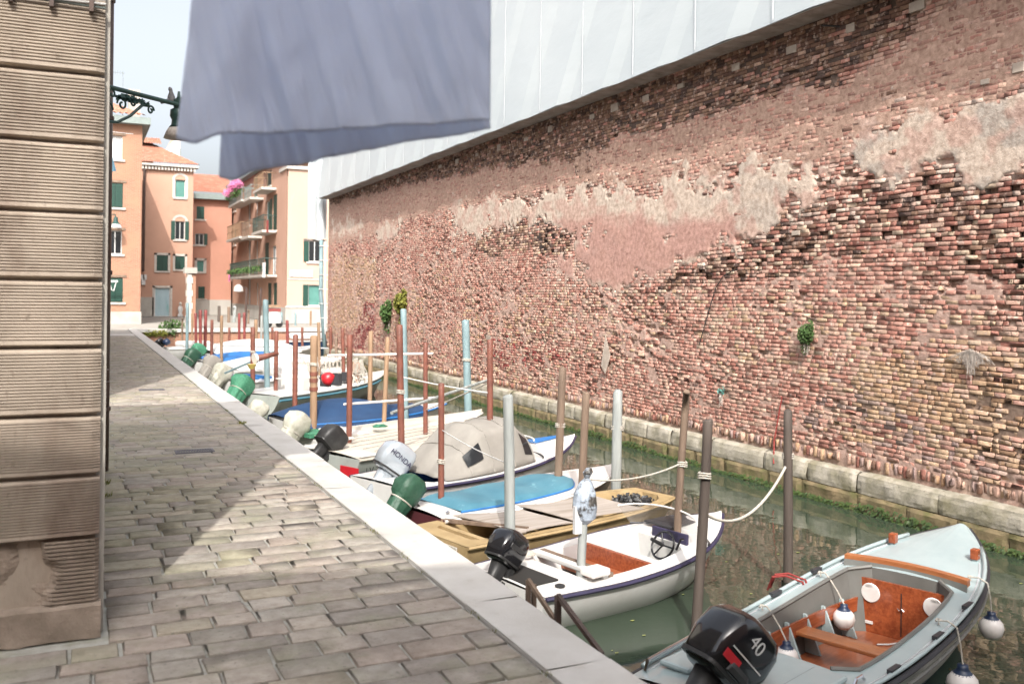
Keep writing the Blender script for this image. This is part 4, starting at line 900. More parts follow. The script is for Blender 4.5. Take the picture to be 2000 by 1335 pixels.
MB().box(-4, KX0-.02, 44.8, 46.2, -.02, .012).build('stone_slab', X['kerb'], sh_)

# ================================================================== THINGS HUNG OVER THE WALKWAY
lp = thing('street_lamp', 'green iron street lamp on a scrolled bracket over the walkway, a pigeon on its arm', 'street lamp', (.15, 10.0, 3.98))
A = Vector((.13, 9.9, 4.02)); B = att(358, 207, 9.9); ax_ = (B-A)
MB().tube([A, B], .024, 8).build('arm', X['iron'], lp)
MB().tube([A+ax_*.95-Vector((0,0,-.08)), A+ax_*.95-Vector((0,0,.10))], .03, 8).build('finial', X['iron'], lp)
def bracket_pt(u, dz): p = A+ax_*u; return (p.x, p.y, p.z+dz)
sc_ = MB(); sc_.tube([bracket_pt(.0,-.36), bracket_pt(.22,-.33), bracket_pt(.36,-.24), bracket_pt(.50,-.10), bracket_pt(.58,-.09)], .016, 6)
def spiral(u0, dz0, r0, turns, sgn=1, n=26): return [bracket_pt(u0+sgn*(r0*(1-i/n*.8))*math.cos(i/n*turns*6.28)/1.25, dz0+(r0*(1-i/n*.8))*math.sin(i/n*turns*6.28)) for i in range(n)]
for (u0, dz0, r0, tn, sg) in ((.09,-.22,.10,1.3,1),(.27,-.14,.07,1.3,-1),(.40,-.10,.05,1.2,1),(.60,-.13,.05,1.3,1),(.16,-.06,.05,1.1,-1)): sc_.tube(spiral(u0, dz0, r0, tn, sg), .011, 6)
sc_.build('scrollwork', X['iron'], lp)
lf = MB()
for u0 in (.25,.31,.38,.45,.52): leaves(lf, bracket_pt(u0,-.07), (.05,.02,.03), 26, .05, int(u0*100))
lf.build('iron_leaves', X['iron'], lp)
H0 = att(349, 219, 9.9)
MB().lathe([(.012,.22),(.02,.15),(.055,.13),(.06,.08),(.05,.04),(.085,.02),(.09,-.05),(.07,-.09),(.075,-.14),(.10,-.17),(.0,-.17)], 16, tuple(H0)).build('lamp_head', X['iron'], lp, smooth=True)
MB().lathe([(.10,-.175),(.125,-.22),(.15,-.285),(.14,-.285),(.09,-.18)], 20, tuple(H0)).build('lamp_shade', X['straw'], lp, smooth=True, solid=.004)
pg = att(337, 194, 9.9); bd = thing('pigeon', 'grey pigeon perched on the lamp arm', 'bird', tuple(pg-Vector((0,0,.06))), rz=.4, local=True)
bm_ = MB(); bm_.loft([(0,0,0,.004,.004,2),(.01,0,.02,.035,.03,2),(.015,0,.06,.048,.038,2),(.03,0,.10,.036,.03,2),(.05,0,.135,.018,.018,2),(.055,0,.16,.022,.02,2),(.055,0,.18,.008,.008,2)], 12, Matrix.Rotation(-.5,4,'Y'))
bm_.build('body', X['bird'], bd, smooth=True); MB().tube([(-.02,0,.05),(-.13,0,.0)], [.028,.012], 8).build('tail', X['bird'], bd); MB().tube([(0,0,.155),(-.03,0,.16)], [.005,.001], 5).build('beak', X['blackm'], bd)
# the laundry
sv = [att(385, 0, 3.0), att(958, 0, 3.0)]; ltop = 3.32
shd = thing('hanging_bedsheet', 'pale blue grey bedsheet folded over a line and hanging in the foreground above the walkway', 'bedsheet', (.8, 2.95, ltop))
def sheet(x0, x1, bl, br, t0, sd, yo):
    TL, TR = att(*x0, t0), att(*x1, t0); BL_, BR_ = att(*bl, t0), att(*br, t0); nrm = -_F
    kt = (ltop-TL.z)/max(1e-6, TL.z-BL_.z)
    TL = TL+(TL-BL_)*kt*.6; TL.z = ltop; TR = TR.copy(); TR.z = ltop
    def f(u, v):
        top = TL.lerp(TR, u); bot = BL_.lerp(BR_, u); p = top.lerp(bot, v)
        fold = .011*math.sin(u*17+2.5*math.sin(v*2.4+sd+u*3)+sd)*(1-.6*v)+.005*math.sin(u*43-9*v*(u-.3)+sd)*(1-.5*v)+.07*(fbm(u*5+sd-v*2.2*(u-.5), v*1.6, 4, 3).item()-.5)+.035*(fbm(u*20-v*5, v*2.2, 3, 8).item()-.5)*2
        p = p+nrm*(fold*(.25+.75*v)*.9+yo*min(1,v*6)); p.z += .003*math.sin(u*9+sd)*v+(-.025*math.exp(-((u-.06)/.05)**2)*v); return p
    return f
fs = sheet((385,0),(958,0),(352,272),(957,240),3.0,.3,.02)
MB().grid(fs, 130, 60).build('front_fold', X['sheet'], shd, smooth=True, solid=.002)
fb_ = sheet((432,0),(957,0),(421,342),(957,246),3.10,2.1,-.05)
MB().grid(fb_, 110, 60).build('back_fold', X['sheet'], shd, smooth=True, solid=.002)
cl = thing('clothes_line', 'clothes line stretched over the walkway above the frame', 'clothes line', (.8, 2.95, ltop+.01))
dl = (sv[1]-sv[0]); dl.z = 0; dl.normalize(); pm = Vector((.8, 2.97, ltop+.012)); MB().tube([pm-dl*4.0, pm+dl*3.6], .004, 6).build('line', X['white'], cl)
for k in range(4): q = pm+dl*(-.38+.28*k); MB().box(q.x-.006, q.x+.006, q.y-.012, q.y+.012, ltop-.03, ltop+.05).build('peg', X['tan'], cl)
q = pm+dl*3.6; MB().tube([(q.x,q.y,-1.6),(q.x,q.y,ltop+.1)], .06, 10).build('line_post', X['dkwood'], origin=(q.x,q.y,-1.2), label='wooden post holding the outer end of the clothes line', cat='post')
p = att(216, 288, 40); jt = thing('hanging_garment', 'blue garment hanging from a line beside the brick house', 'garment', tuple(p)); 
def fj(u, v): a = att(211+4*u-3*v*(1-u)+14*u*v-2, 284+52*v-5*abs(u-.5)*v, 40); return a+_F*.05*math.sin(u*16)*v
MB().grid(fj, 14, 10).build('cloth', X['jeans'], jt, solid=.02)
MB().grid(lambda u, v: att(209+6*u, 262+24*v, 40.05)+_F*.04*math.sin(u*9), 6, 6).build('upper_part', X['white'], jt, solid=.02)
gl = MB(); gl.tube([att(150,250,40.05), att(260,262,40.05)], .012, 4); gl.build('washing_line', X['white'], jt)
wl = thing('wall_lamp', 'small green wall lamp with white shade above the third window of the brick house', 'lamp', tuple(ony(225,430,60.8)), local=False)
MB().tube([ony(205,419,61.4), ony(225,419,60.8), ony(226,425,60.8)], .04, 6).build('arm', X['iron'], wl); c = ony(226,433,60.8); MB().lathe([(.05,.3),(.12,.25),(.14,.0),(.28,-.15),(.0,-.15)], 12, tuple(c)).build('lamp_head', X['iron'], wl); MB().lathe([(.28,-.16),(.36,-.36),(.0,-.36)], 12, tuple(c)).build('lamp_shade', X['white'], wl)
hg = thing('drying_rack', 'white drying rack hanging at the lowest window of the brick house', 'drying rack', tuple(ony(215,550,60.6)))
r_ = MB(); r_.beam(ony(203,549,60.6), ony(230,549,60.6), .1, .12); r_.tube([ony(214,551,60.6), ony(218,566,60.6), ony(222,568,60.6), ony(227,551,60.6)], .03, 5); r_.build('rack', X['white'], hg)

# ================================================================== BOATS
def hull_fns(L, B, s0, s1, tr=.8, p=2.2, mx=.42, blunt=0):
    def half(s):
        f = tr+(1-tr)*math.sin(min(1, s/mx)*math.pi/2)
        if s > mx: f = 1-(1-blunt)*((s-mx)/(1-mx))**p
        return max(.012, B/2*f)
    def sheer(s): return s0+(s1-s0)*max(0, (s-.25)/.75)**1.7
    return half, sheer
def boat(name, label, pos, rz, L, B, s0, s1, hm, dm, tr=.8, p=2.2, cock=None, w=.2, rub='rubber', bottom=None, floor=.08, wallm=None, floorm=None, blunt=0, rake=.10, chine=.68, camber=.03, deck=True, group=None, coam=0):
    t = thing(name, label, 'boat', (pos[0], pos[1], WZ), rz, group, local=True)
    half, sheer = hull_fns(L, B, s0, s1, tr, p, blunt=blunt); N_ = 30
    lv = [(1.0,1.0),(.98,.86),(.92,.6),(.82,.32),(chine,.04),(.4,-.5)]
    def hp(s, k, side):
        f, zz = lv[k]; z_ = sheer(s); b = half(s)*(f if s < .5 else f-(1-f)*1.2*(s-.5)); b = max(b, .008); zq = z_*zz if zz >= 0 else zz*.4
        x = s*L-(rake*L*(1-max(0,zz)))*(s**4)
        return (x, side*b, zq)
    def strip(k0, k1, mb):
        for side in (1,-1):
            V = [hp(i/N_, k, side) for i in range(N_+1) for k in range(k0, k1+1)]; m_ = k1-k0+1
            Fc = [(i*m_+j, (i+1)*m_+j, (i+1)*m_+j+1, i*m_+j+1) for i in range(N_) for j in range(m_-1)]
            if side > 0: Fc = [f[::-1] for f in Fc]
            mb.add(V, Fc)
        for k in range(k0, k1):
            mb.add([hp(0,k,1), hp(0,k,-1), hp(0,k+1,-1), hp(0,k+1,1)], [(0,1,2,3)]); mb.add([hp(1,k,1), hp(1,k,-1), hp(1,k+1,-1), hp(1,k+1,1)], [(3,2,1,0)])
        return mb
    if bottom: strip(0, 3, MB()).build('hull', X[hm], t, smooth=True); strip(3, 5, MB()).build('hull_bottom', X[bottom], t, smooth=True)
    else: strip(0, 5, MB()).build('hull', X[hm], t, smooth=True)
    top = lambda s, y: (s*L, y, sheer(s)+camber*(1-(y/half(s))**2)+.004)
    if deck:
        S_ = sorted({i/N_ for i in range(N_+1)} | (set(cock) if cock else set())); dk = MB(); ins = .985
        for a, b in zip(S_[:-1], S_[1:]):
            mid = (a+b)/2
            if cock and cock[0] < mid < cock[1]:
                def wi(s):
                    q = min((s-cock[0]), (cock[1]-s))/(cock[1]-cock[0]); return w+max(0, (.08-q)/.08)**2*.14
                for sd in (1,-1):
                    ya, yb = half(a)*ins, half(b)*ins; ia, ib = max(ya-wi(a), .03), max(yb-wi(b), .03)
                    dk.add([top(a,sd*ya), top(b,sd*yb), top(b,sd*ib), top(a,sd*ia)], [(0,1,2,3)])
            else:
                ya, yb = half(a)*ins, half(b)*ins
                for q in range(8):
                    f0, f1 = -1+q/4, -1+(q+1)/4; dk.add([top(a,ya*f0), top(b,yb*f0), top(b,yb*f1), top(a,ya*f1)], [(0,1,2,3)])
        dk.build('deck', X[dm], t)
        if cock:
            iw = MB(); fl = MB(); sg = [s for s in S_ if cock[0] <= s <= cock[1]]
            inner = lambda s: max(half(s)*ins-wi_(s), .03)
            def wi_(s):
                q = min((s-cock[0]), (cock[1]-s))/(cock[1]-cock[0]); return w+max(0, (.08-q)/.08)**2*.14
            for a, b in zip(sg[:-1], sg[1:]):
                for sd in (1,-1):
                    A_, B_ = top(a, sd*inner(a)), top(b, sd*inner(b)); iw.add([A_, B_, (b*L, sd*max(inner(b)-.06,.02), floor), (a*L, sd*max(inner(a)-.06,.02), floor)], [(0,1,2,3)])
                fl.add([(a*L, inner(a)-.05, floor+.004), (b*L, inner(b)-.05, floor+.004), (b*L, -inner(b)+.05, floor+.004), (a*L, -inner(a)+.05, floor+.004)], [(0,1,2,3)])
            for s in cock:
                i_ = inner(s); iw.add([top(s, i_), top(s, i_*.5), top(s, 0), top(s,-i_*.5), top(s,-i_), (s*L,-i_+.06,floor), (s*L,i_-.06,floor)], [(0,1,2,3,4,5,6)])
            iw.build('cockpit_wall', X[wallm or dm], t); fl.build('floor', X[floorm or dm], t)
            if coam:
                for sd in (1,-1): 
                    MB().tube([tuple(Vector(top(s, sd*inner(s)))+Vector((0,0,.01))) for s in sg], coam, 6).build('coaming', X[wallm or dm], t)
    pts = [(s/N_*L, half(s/N_)+.012, sheer(s/N_)-.015) for s in range(N_+1)]
    for q in (1,-1): MB().tube([(x, q*y, z) for x, y, z in pts], .022, 6).build('rub_rail', X[rub], t)
    t_ = t
    return t, half, sheer, top
def outboard(parent, x, y, z, tilt, sc, col='black', txt=None, cover=None, turn=0, tiller=True, stripe=False):
    """transom bracket at (x,y,z) in the boat's frame; the cowl rises aft of it"""
    M_ = Matrix.Translation((x,y,z))@Matrix.Rotation(turn,4,'Z')@Matrix.Rotation(-tilt,4,'Y')@Matrix.Scale(sc,4)
    leg = MB(); leg.loft([(-.17,0,-.75,.10,.035,3),(-.16,0,-.5,.09,.04,3),(-.15,0,-.1,.10,.07,3),(-.15,0,.12,.13,.10,3)], 14, M_)
    eg = leg.build('outboard_motor', X['silver' if col == 'silver' else 'blackm'], parent, smooth=True)
    MB().loft([(-.16,0,.10,.17,.13,4),(-.155,0,.14,.22,.165,4.5),(-.15,0,.30,.25,.18,4.5),(-.14,0,.44,.24,.175,4.5),(-.12,0,.52,.19,.15,4),(-.11,0,.55,.10,.09,3)], 28, M_).build('cowl', X[col], eg, smooth=True)
    MB().loft([(-.155,0,.125,.228,.170,4.5),(-.155,0,.150,.230,.172,4.5)], 28, M_).build('cowl_seam', X['blackm'], eg)
    br = MB(); br.box(-.05,.03,-.12,-.06,-.18,.10,M_); br.box(-.05,.03,.06,.12,-.18,.10,M_); br.box(-.06,.0,-.10,.10,.02,.09,M_); br.build('clamp_bracket', X['blackm' if col != 'silver' else 'silver'], eg)
    MB().loft([(-.30,0,-.93,.01,.01,2),(-.25,0,-.85,.16,.035,2.2),(-.20,0,-.78,.22,.05,2.2),(-.18,0,-.72,.10,.035,2.5)], 14, M_).build('gearcase', X['silver' if col == 'silver' else 'black'], eg, smooth=True)
    MB().box(-.36,.0,-.10,.10,-.70,-.68,M_).build('cavitation_plate', X['blackm'], eg)
    pr_ = MB()
    for k in range(3):
        a = k*2.094; c_, s_ = math.cos(a), math.sin(a); pr_.add([(-.44,.02*c_,-.85+.02*s_),(-.47,.11*c_-.05*s_,-.85+.11*s_+.05*c_),(-.46,.13*c_,-.85+.13*s_),(-.43,.11*c_+.05*s_,-.85+.11*s_-.05*c_)], [(0,1,2,3)], M_)
    pr_.build('propeller', X['blackm'], eg, solid=.006)
    if tiller: MB().tube([M_@Vector(q) for q in ((.05,0,.12),(.22,.02,.20),(.40,.04,.19))], [.025*sc,.02*sc,.024*sc], 8).build('tiller', X['blackm'], eg)
    if txt:
        s_, size, mm, loc, rot = txt; text(s_, eg, X[mm], size, M_@Matrix.Translation(loc)@rot)
    return M_
def cover_bag(label, bt, M_, mt, seed=0, sx=1, skirt=.45, name='engine_cover'):
    secs = [(-.16,0,-skirt,.20,.16,2.2),(-.16,0,-skirt*.6,.19,.155,2.4),(-.16,0,.02,.22,.17,3),(-.155,0,.06,.21,.165,3),(-.155,0,.13,.26,.20,3.2),(-.15,0,.32,.29,.22,3.5),(-.14,0,.47,.27,.205,3.2),(-.12,0,.56,.18,.15,3),(-.11,0,.585,.05,.05,2)]
    mb = MB().loft(secs, 40, None); rg = random.Random(seed)
    W = bt.matrix_world_ if hasattr(bt, 'matrix_world_') else Matrix.Translation(bt.location)@Matrix.Rotation(bt.rotation_euler.z,4,'Z')
    V = []
    for (x, y, z) in mb.v:
        r_ = Vector((x+.155, y, 0)); a = math.atan2(y, x+.155); k = 1+.13*math.sin(a*9+seed+2*math.sin(z*9))*max(0,min(1,(.10-z)*5))+.04*math.sin(a*5+z*14+seed)+.34*(fbm(a*1.6+seed, z*5+seed, 3).item()-.5)
        V.append(W@M_@Vector((-.155+r_.x*k*sx, r_.y*k*sx, z)))
    o = MB(); o.v = [tuple(v) for v in V]; o.f = mb.f; c = V[0]
    t = thing(name, label, 'engine cover', tuple(c), group='covers over outboard motors'); o.build('cover', X[mt], t, smooth=True)
    ring = [W@M_@Vector((-.155+.235*math.cos(a)*sx, .185*math.sin(a)*sx, .045)) for a in [i*6.2832/20 for i in range(21)]]
    MB().tube(ring, .010, 6).build('tie_rope', X['rope'], t); return t
def world(bt): return Matrix.Translation(bt.location)@Matrix.Rotation(bt.rotation_euler.z,4,'Z')
RX = lambda a: Matrix.Rotation(a, 4, 'X'); RY = lambda a: Matrix.Rotation(a, 4, 'Y'); RZ = lambda a: Matrix.Rotation(a, 4, 'Z')

# --- near blue-grey boat -------------------------------------------------
b1, hf, sh, top = boat('grey_wooden_floored_boat', 'glossy blue grey motorboat with varnished wooden floor and bench nearest the camera', (3.84,5.08), math.radians(19.5), 4.72, 1.48, .46, .86, 'gel', 'bluegrey', tr=.84, p=3.0, blunt=.10, cock=(.235,.70), w=.20, rub='rubber', bottom='bluebot', floor=.06, wallm='bluegrey2', floorm='floorw', camber=.035, coam=.018)
L1 = 4.72; inn = lambda s: hf(s)*.985-.20
# raised outer gunwale lip, grab strips
for sd in (1,-1):
    MB().tube([(s/30*L1, sd*(hf(s/30)-.012), sh(s/30)+.03) for s in range(1,28)], .020, 6).build('gunwale_lip', X['bluegrey'], b1, smooth=True)
    MB().tube([(s/30*L1, sd*(hf(s/30)-.06), sh(s/30)+.012) for s in range(1,26)], .008, 5).build('gunwale_groove', X['seam'], b1)
    MB().tube([(s/30*L1, sd*(hf(s/30)+.012), sh(s/30)-.10) for s in range(0,30)], .016, 6).build('hull_moulding', X['bluegrey2'], b1)
    for s in (.30,.47,.62): MB().box(s*L1-.08, s*L1+.08, sd*(hf(s)-.03)-.02, sd*(hf(s)-.03)+.02, sh(s)+.03, sh(s)+.062).build('rubber_pad', X['rubber'], b1)
# inner stringers (wood rails), ribs
for sd in (1,-1):
    for zf, wd_ in ((.34,.10),(.17,.0)):
        if wd_:
            m_ = MB()
            ss = [.26+.42*i/14 for i in range(15)]
            V = []
            for s in ss:
                y_ = sd*(inn(s)-.055); V += [(s*L1, y_, zf-.09), (s*L1, y_-sd*.02, zf-.09), (s*L1, y_-sd*.02, zf+.04), (s*L1, y_, zf+.04)]
            Fc = []
            for i in range(14):
                for j in range(4): a = 4*i+j; b = 4*i+(j+1)%4; Fc.append((a,a+4,b+4,b))
            m_.add(V, Fc).build('side_rail', X['dteak'], b1)
    for k in range(6):
        s = .29+.068*k; y_ = sd*(inn(s)-.03)
        MB().add([(s*L1-.012,y_,.40),(s*L1+.012,y_,.40),(s*L1+.012,y_-sd*.03,.40),(s*L1-.012,y_-sd*.03,.40),(s*L1-.012,y_,.07),(s*L1+.012,y_,.07),(s*L1+.012,y_-sd*.17,.07),(s*L1-.012,y_-sd*.17,.07)],
                 [(0,1,2,3),(4,7,6,5),(0,4,5,1),(1,5,6,2),(2,6,7,3),(3,7,4,0)]).build('rib', X['bluegrey'], b1)
s = .47; MB().box(s*L1-.10, s*L1+.10, -inn(s)+.0, inn(s)-.0, .27, .305).build('bench', X['thw'], b1, bevel=.008)
# fore bulkhead: mahogany doors, round plates, curved coaming board
s = .685; bi = inn(s)-.03
MB().box(s*L1, s*L1+.03, -bi, bi, .065, sh(s)-.05).build('bulkhead', X['dteak'], b1)
MB().box(s*L1-.004, s*L1-.001, -.004, .004, .1, sh(s)-.12).build('door_joint', X['dark'], b1)
for sd in (1,-1): MB().lathe([(0,0),(.085,0),(.09,.006),(.09,.012),(0,.012)], 24, M=Matrix.Translation((s*L1-.014, sd*bi*.66, .44))@RY(math.pi/2)).build('round_plate', X['fender'], b1)
for q in ((.30,.50),(-.30,.50),(.30,.16)): MB().box(s*L1-.014, s*L1-.001, q[0]-.035, q[0]+.035, q[1]-.012, q[1]+.012).build('hinge', X['fender'], b1)
MB().tube([(s*L1-.02, -.03+.02*k, .34+.02*(k%2)) for k in range(4)], .006, 5).build('latch', X['chrome'], b1)
def arc(u, off, z): y_ = (u*2-1)*(hf(.70)-.10); return ((.695+off)*L1+.10*(1-(u*2-1)**2)-.02, y_, sh(.70)+z)
m_ = MB()
V = []
for k in range(17):
    u = k/16
    for (ox, oz) in ((0,.05),(.022,.055),(.022,.115),(0,.11)): q = arc(u, 0, oz); V.append((q[0]+ox*3, q[1], q[2]))
Fc = [(4*i+j, 4*i+4+j, 4*i+4+(j+1)%4, 4*i+(j+1)%4) for i in range(16) for j in range(4)]+[(0,1,2,3),(64,67,66,65)]
m_.add(V, Fc).build('coaming_board', X['thw'], b1)
MB().grid(lambda u, v: (arc(u,0,0)[0]-.03*(1-v), arc(u,0,0)[1], sh(.70)-.10+.17*v), 16, 3).build('coaming_face', X['bluegrey2'], b1)
# aft deck: engine well, rails, cleats
for sd in (1,-1):
    MB().tube([(.12,sd*(hf(.02)-.06),sh(0)+.02),(.14,sd*(hf(.02)-.06),sh(0)+.09),(.75,sd*(hf(.14)-.05),sh(.1)+.09),(.80,sd*(hf(.14)-.05),sh(.1)+.02)], .014, 8).build('stern_rail', X['chrome'], b1)
    MB().tube([(.95,sd*(hf(.2)-.09),sh(.1)+.03),(.99,sd*(hf(.2)-.09),sh(.1)+.07),(1.08,sd*(hf(.2)-.09),sh(.1)+.07),(1.12,sd*(hf(.2)-.09),sh(.1)+.03)], .012, 6).build('cleat', X['chrome'], b1)
    MB().box(.25, 1.0, sd*.42-.13, sd*.42+.13, sh(0)+.03, sh(0)+.075).build('hatch', X['bluegrey'], b1, bevel=.02)
    yb_ = hf(.84)*.80; xb_ = .84*L1; MB().box(xb_-.04,xb_+.04, sd*yb_-.035, sd*yb_+.035, sh(.84)+.03, sh(.84)+.13).build('bollard', X['dteak'], b1, bevel=.01); MB().lathe([(.03,-.06),(.03,.02)], 10, (xb_,sd*yb_,sh(.84)+.03)).build('bollard_stem', X['bluegrey'], b1)
for (s, y_) in ((.27,.72),(.41,.79),(.56,.80),(.9,.1)): MB().lathe([(0,.008),(.012,.006),(.014,0)], 10, (s*L1,y_*.9,sh(s)+.012)).build('fitting', X['chrome'], b1)
MB().tube([(2.95,.1,.075),(3.02,.02,.08),(3.12,-.02,.078),(3.22,-.09,.08)], .008, 5).build('loose_line', X['white'], b1)
E1 = outboard(b1, .12, -.02, .42, math.radians(-46), 1.10, 'black', None, turn=-.28, tiller=False)
eg = [c for c in b1.children if c.name.startswith('outboard_motor')][0]
MT = E1@Matrix.Translation((.0,0,0))
# power number and stripe on the side of the cowl that faces the quay side camera
text('40', eg, X['white'], .13, E1@Matrix.Translation((-.17,-.184,.40))@RX(math.pi/2)@RZ(math.radians(-8)))
MB().box(-.33,-.02,-.186,-.182,.285,.293,E1).build('stripe', X['white'], eg); MB().box(-.36,-.20,-.1855,-.182,.20,.255,E1).build('badge', X['redp'], eg)
MB().loft([(-.17,-.175,.16,.10,.02,3),(-.17,-.185,.19,.10,.02,3),(-.17,-.175,.22,.09,.02,3)], 14, E1).build('vent', X['blackm'], eg)
# fenders
def fender(lbl, s, side, drop, r=.105, out=True):
    Wm = world(b1); y0 = side*(hf(s)-(.02 if out else .17)); yo = side*(hf(s)+r*.62) if out else side*(inn(s)-r-.05)
    c = Wm@Vector((s*L1, yo, sh(s)-drop)); t = thing('fender', lbl, 'fender', tuple(c), group='white ball fenders hanging on the blue grey boat', local=True)
    MB().lathe([(0,-r),(r*.5,-r*.87),(r*.82,-r*.57),(r,-.0),(r*.9,r*.44),(r*.62,r*.78),(r*.36,r*.93)], 28).build('ball', X['fender'], t, smooth=True)
    MB().lathe([(r*.66,r*.74),(r*.45,r*.93),(r*.34,r*1.1),(r*.34,r*1.32),(r*.1,r*1.36)], 18).build('cap', X['dkblue'], t, smooth=True)
    a = Wm@Vector((s*L1+.02, side*(hf(s)-.12), sh(s)+.06))-c; b = Wm@Vector((s*L1, side*(hf(s)+.03 if out else inn(s)-.0), sh(s)+.045))-c
    MB().tube([a+Vector((0,0,-.03)), a, (a+b)/2+Vector((0,0,.025)), b, b.lerp(Vector((0,0,r*1.3)),.5)+Vector((.01,0,0)), (0,0,r*1.3)], .007, 6).build('rope', X['rope'], t)
    MB().tube([a+Vector((-.03,0,0)), a+Vector((0,.02,.01)), a+Vector((.03,0,0))], .010, 6).build('knot', X['rope'], t)
fender('white ball fender inside the blue grey boat, nearer its black motor', .385, 1, .30, .10, False)
fender('white ball fender inside the blue grey boat, beside the wooden foredeck board', .60, 1, .30, .10, False)
fender('white ball fender hanging outside the blue grey boat, lower one near the frame bottom', .52, -1, .40, .125)
fender('white ball fender hanging outside the blue grey boat near its bow', .735, -1, .34, .105)
Wm = world(b1); rr_ = thing('red_mooring_rope', 'dark red rope looped over the far gunwale of the blue grey boat', 'rope', tuple(Wm@Vector((2.6,.8,.6))))
pts = [Wm@Vector(q) for q in ((2.55,.98,.45),(2.50,.90,.60),(2.56,.80,.62),(2.62,.66,.58),(2.64,.60,.40),(2.62,.58,.20),(2.60,.5,.12))]; MB().tube(pts, .011, 6).build('strand', X['redrope'], rr_); MB().tube([p+Vector((.05,.02,.01)) for p in pts[:5]], .011, 6).build('strand', X['redrope'], rr_)

# --- white runabout ------------------------------------------------------
b2, h2, s2, t2 = boat('white_speedboat', 'small white speedboat with mahogany seats, clear windshield and black outboard', (3.80,8.20), math.radians(12.5), 3.24, 1.45, .40, .64, 'gel', 'gel', tr=.86, p=2.5, cock=(.20,.66), w=.20, rub='purple', floor=.10, wallm='gel', floorm='cockpit', camber=.02, rake=.14)
for q in (0.03,): MB().box(.04,.40,-.34,.30,.33,.436).build('engine_well', X['dark'], b2)
def seat(x, w_, mat1): 
    MB().box(x, x+.05, -w_, w_, .12, .44).build('seat_back', X['dteak'], b2, bevel=.008); MB().box(x-.36, x, -w_, w_, .22, .26).build('seat', X['floorw'], b2, bevel=.006); MB().box(x+.055, x+.15, -w_-.03, w_+.03, .30, .455).build('seat_rim', X['gel'], b2, bevel=.02)
seat(1.50, .50, 0)
MB().box(.80,.88,-.55,.55,.40,.46).build('crossbeam', X['gel'], b2, bevel=.015); MB().box(.89,.95,-.54,.54,.40,.455).build('wood_trim', X['brwood'], b2)
def wsh(u, v): 
    a = (u-.5)*2.5; return (2.30-.05+.36*math.cos(a)-.20*v-.05, .60*math.sin(a)/math.sin(1.25), s2(.7)+.03+.28*v*(math.cos(a*.55)**.8))
MB().grid(wsh, 24, 5).build('windshield', X['glass'], b2, smooth=True)
MB().tube([wsh(k/24, 1) for k in range(25)], .010, 6).build('windshield_rim', X['fender'], b2); MB().tube([wsh(k/24, 0) for k in range(25)], .013, 6).build('windshield_base', X['rubber'], b2)
sw = MB(); Ms = Matrix.Translation((1.98,-.24,.50))@RY(math.radians(-62)); n_ = 24; sw.tube([Ms@Vector((.15*math.cos(6.2832*k/n_), .15*math.sin(6.2832*k/n_), 0)) for k in range(n_+1)], .013, 8)
for k in range(3): a = k*2.094+.5; sw.tube([Ms@Vector((0,0,0)), Ms@Vector((.145*math.cos(a), .145*math.sin(a), 0))], .010, 6)
sw.build('steering_wheel', X['black'], b2); MB().tube([Ms@Vector((0,0,0)), Ms@Vector((0,0,.20))], .02, 8).build('steering_column', X['blackm'], b2)
MB().tube([(1.95,-.46,.50),(2.02,-.46,.60),(2.06,-.46,.60)], .014, 6).build('throttle', X['black'], b2); MB().box(2.16,2.2,-.42,.1,.45,.62).build('dashboard', X['purple'], b2, bevel=.01)
MB().box(2.35,2.95,-.01,.40,s2(.85)+.012,s2(.85)+.03).build('deck_mat', X['rubber'], b2)
for (x_, y_) in ((.30,-.48),(.30,.48),(2.9,0)): MB().lathe([(.05,0),(.05,.012),(.03,.02),(.0,.02)], 14, (x_,y_,s2(x_/3.28)+.02)).build('deck_fitting', X['chrome'] if x_ > 1 else X['blackm'], b2)
MB().box(.62,.86,-.60,-.40,.455,.53).build('battery_box', X['fender'], b2, bevel=.02)
E2 = outboard(b2, .06, .10, .42, math.radians(-36), .78, 'black', None, turn=.15)
eg = [c for c in b2.children if c.name.startswith('outboard_motor')][0]
MB().loft([(-.12,-.0,.552,.05,.025,3),(-.12,0,.556,.045,.02,3)], 14, E2).build('badge', X['fender'], eg); MB().loft([(-.16,-.165,.3,.14,.02,3),(-.16,-.17,.36,.13,.02,3)], 14, E2).build('carry_handle', X['blackm'], eg)

# --- beige skiff with plywood ---------------------------------------------
b3, h3, s3, t3 = boat('beige_skiff', 'flat beige wooden skiff partly covered by weathered plywood', (3.78,10.02), math.radians(14.5), 3.75, 1.28, .40, .44, 'beige', 'beige', tr=.9, p=3, cock=(.06,.97), w=.11, rub='beige', floor=.12, wallm='beige', floorm='beige', blunt=.55, camber=.0, rake=.04)
MB().box(.32,.40,-.5,.5,.12,.40).build('thwart', X['beige'], b3); MB().box(.05,.34,-.52,.52,.28,.33).build('stern_seat', X['beige'], b3, bevel=.01); MB().box(.12,.28,-.10,.20,.332,.345).build('seat_slot', X['brwood'], b3); MB().lathe([(.05,0),(.03,.01),(.03,.05),(0,.05)], 12, (.20,.32,.335)).build('bucket_ring', X['brwood'], b3)
MB().box(-.03,-.012,-.40,-.10,.16,.36).build('name_board', X['frame'], b3)
for k, (a, b) in enumerate(((.62,1.62),(1.63,2.9))):
    t = MB(); t.grid(lambda u, v: (a+(b-a)*u+(.25*(1-v) if k == 0 and u == 0 else 0), -.56+1.12*v, .43+.012*k+.02*math.sin(u*3+v*2+k)), 8, 6); t.build('plywood_sheet', X['ply'], b3, solid=.012)
MB().beam((.45,.55,.42),(.95,-.50,.45),.05,.04).build('prop_bar', X['brwood'], b3)
nt_ = MB(); leaves(nt_, (3.35,.05,.38), (.28,.30,.06), 500, .05, 4); tag(nt_.build('net_heap', X['blackm'], b3))
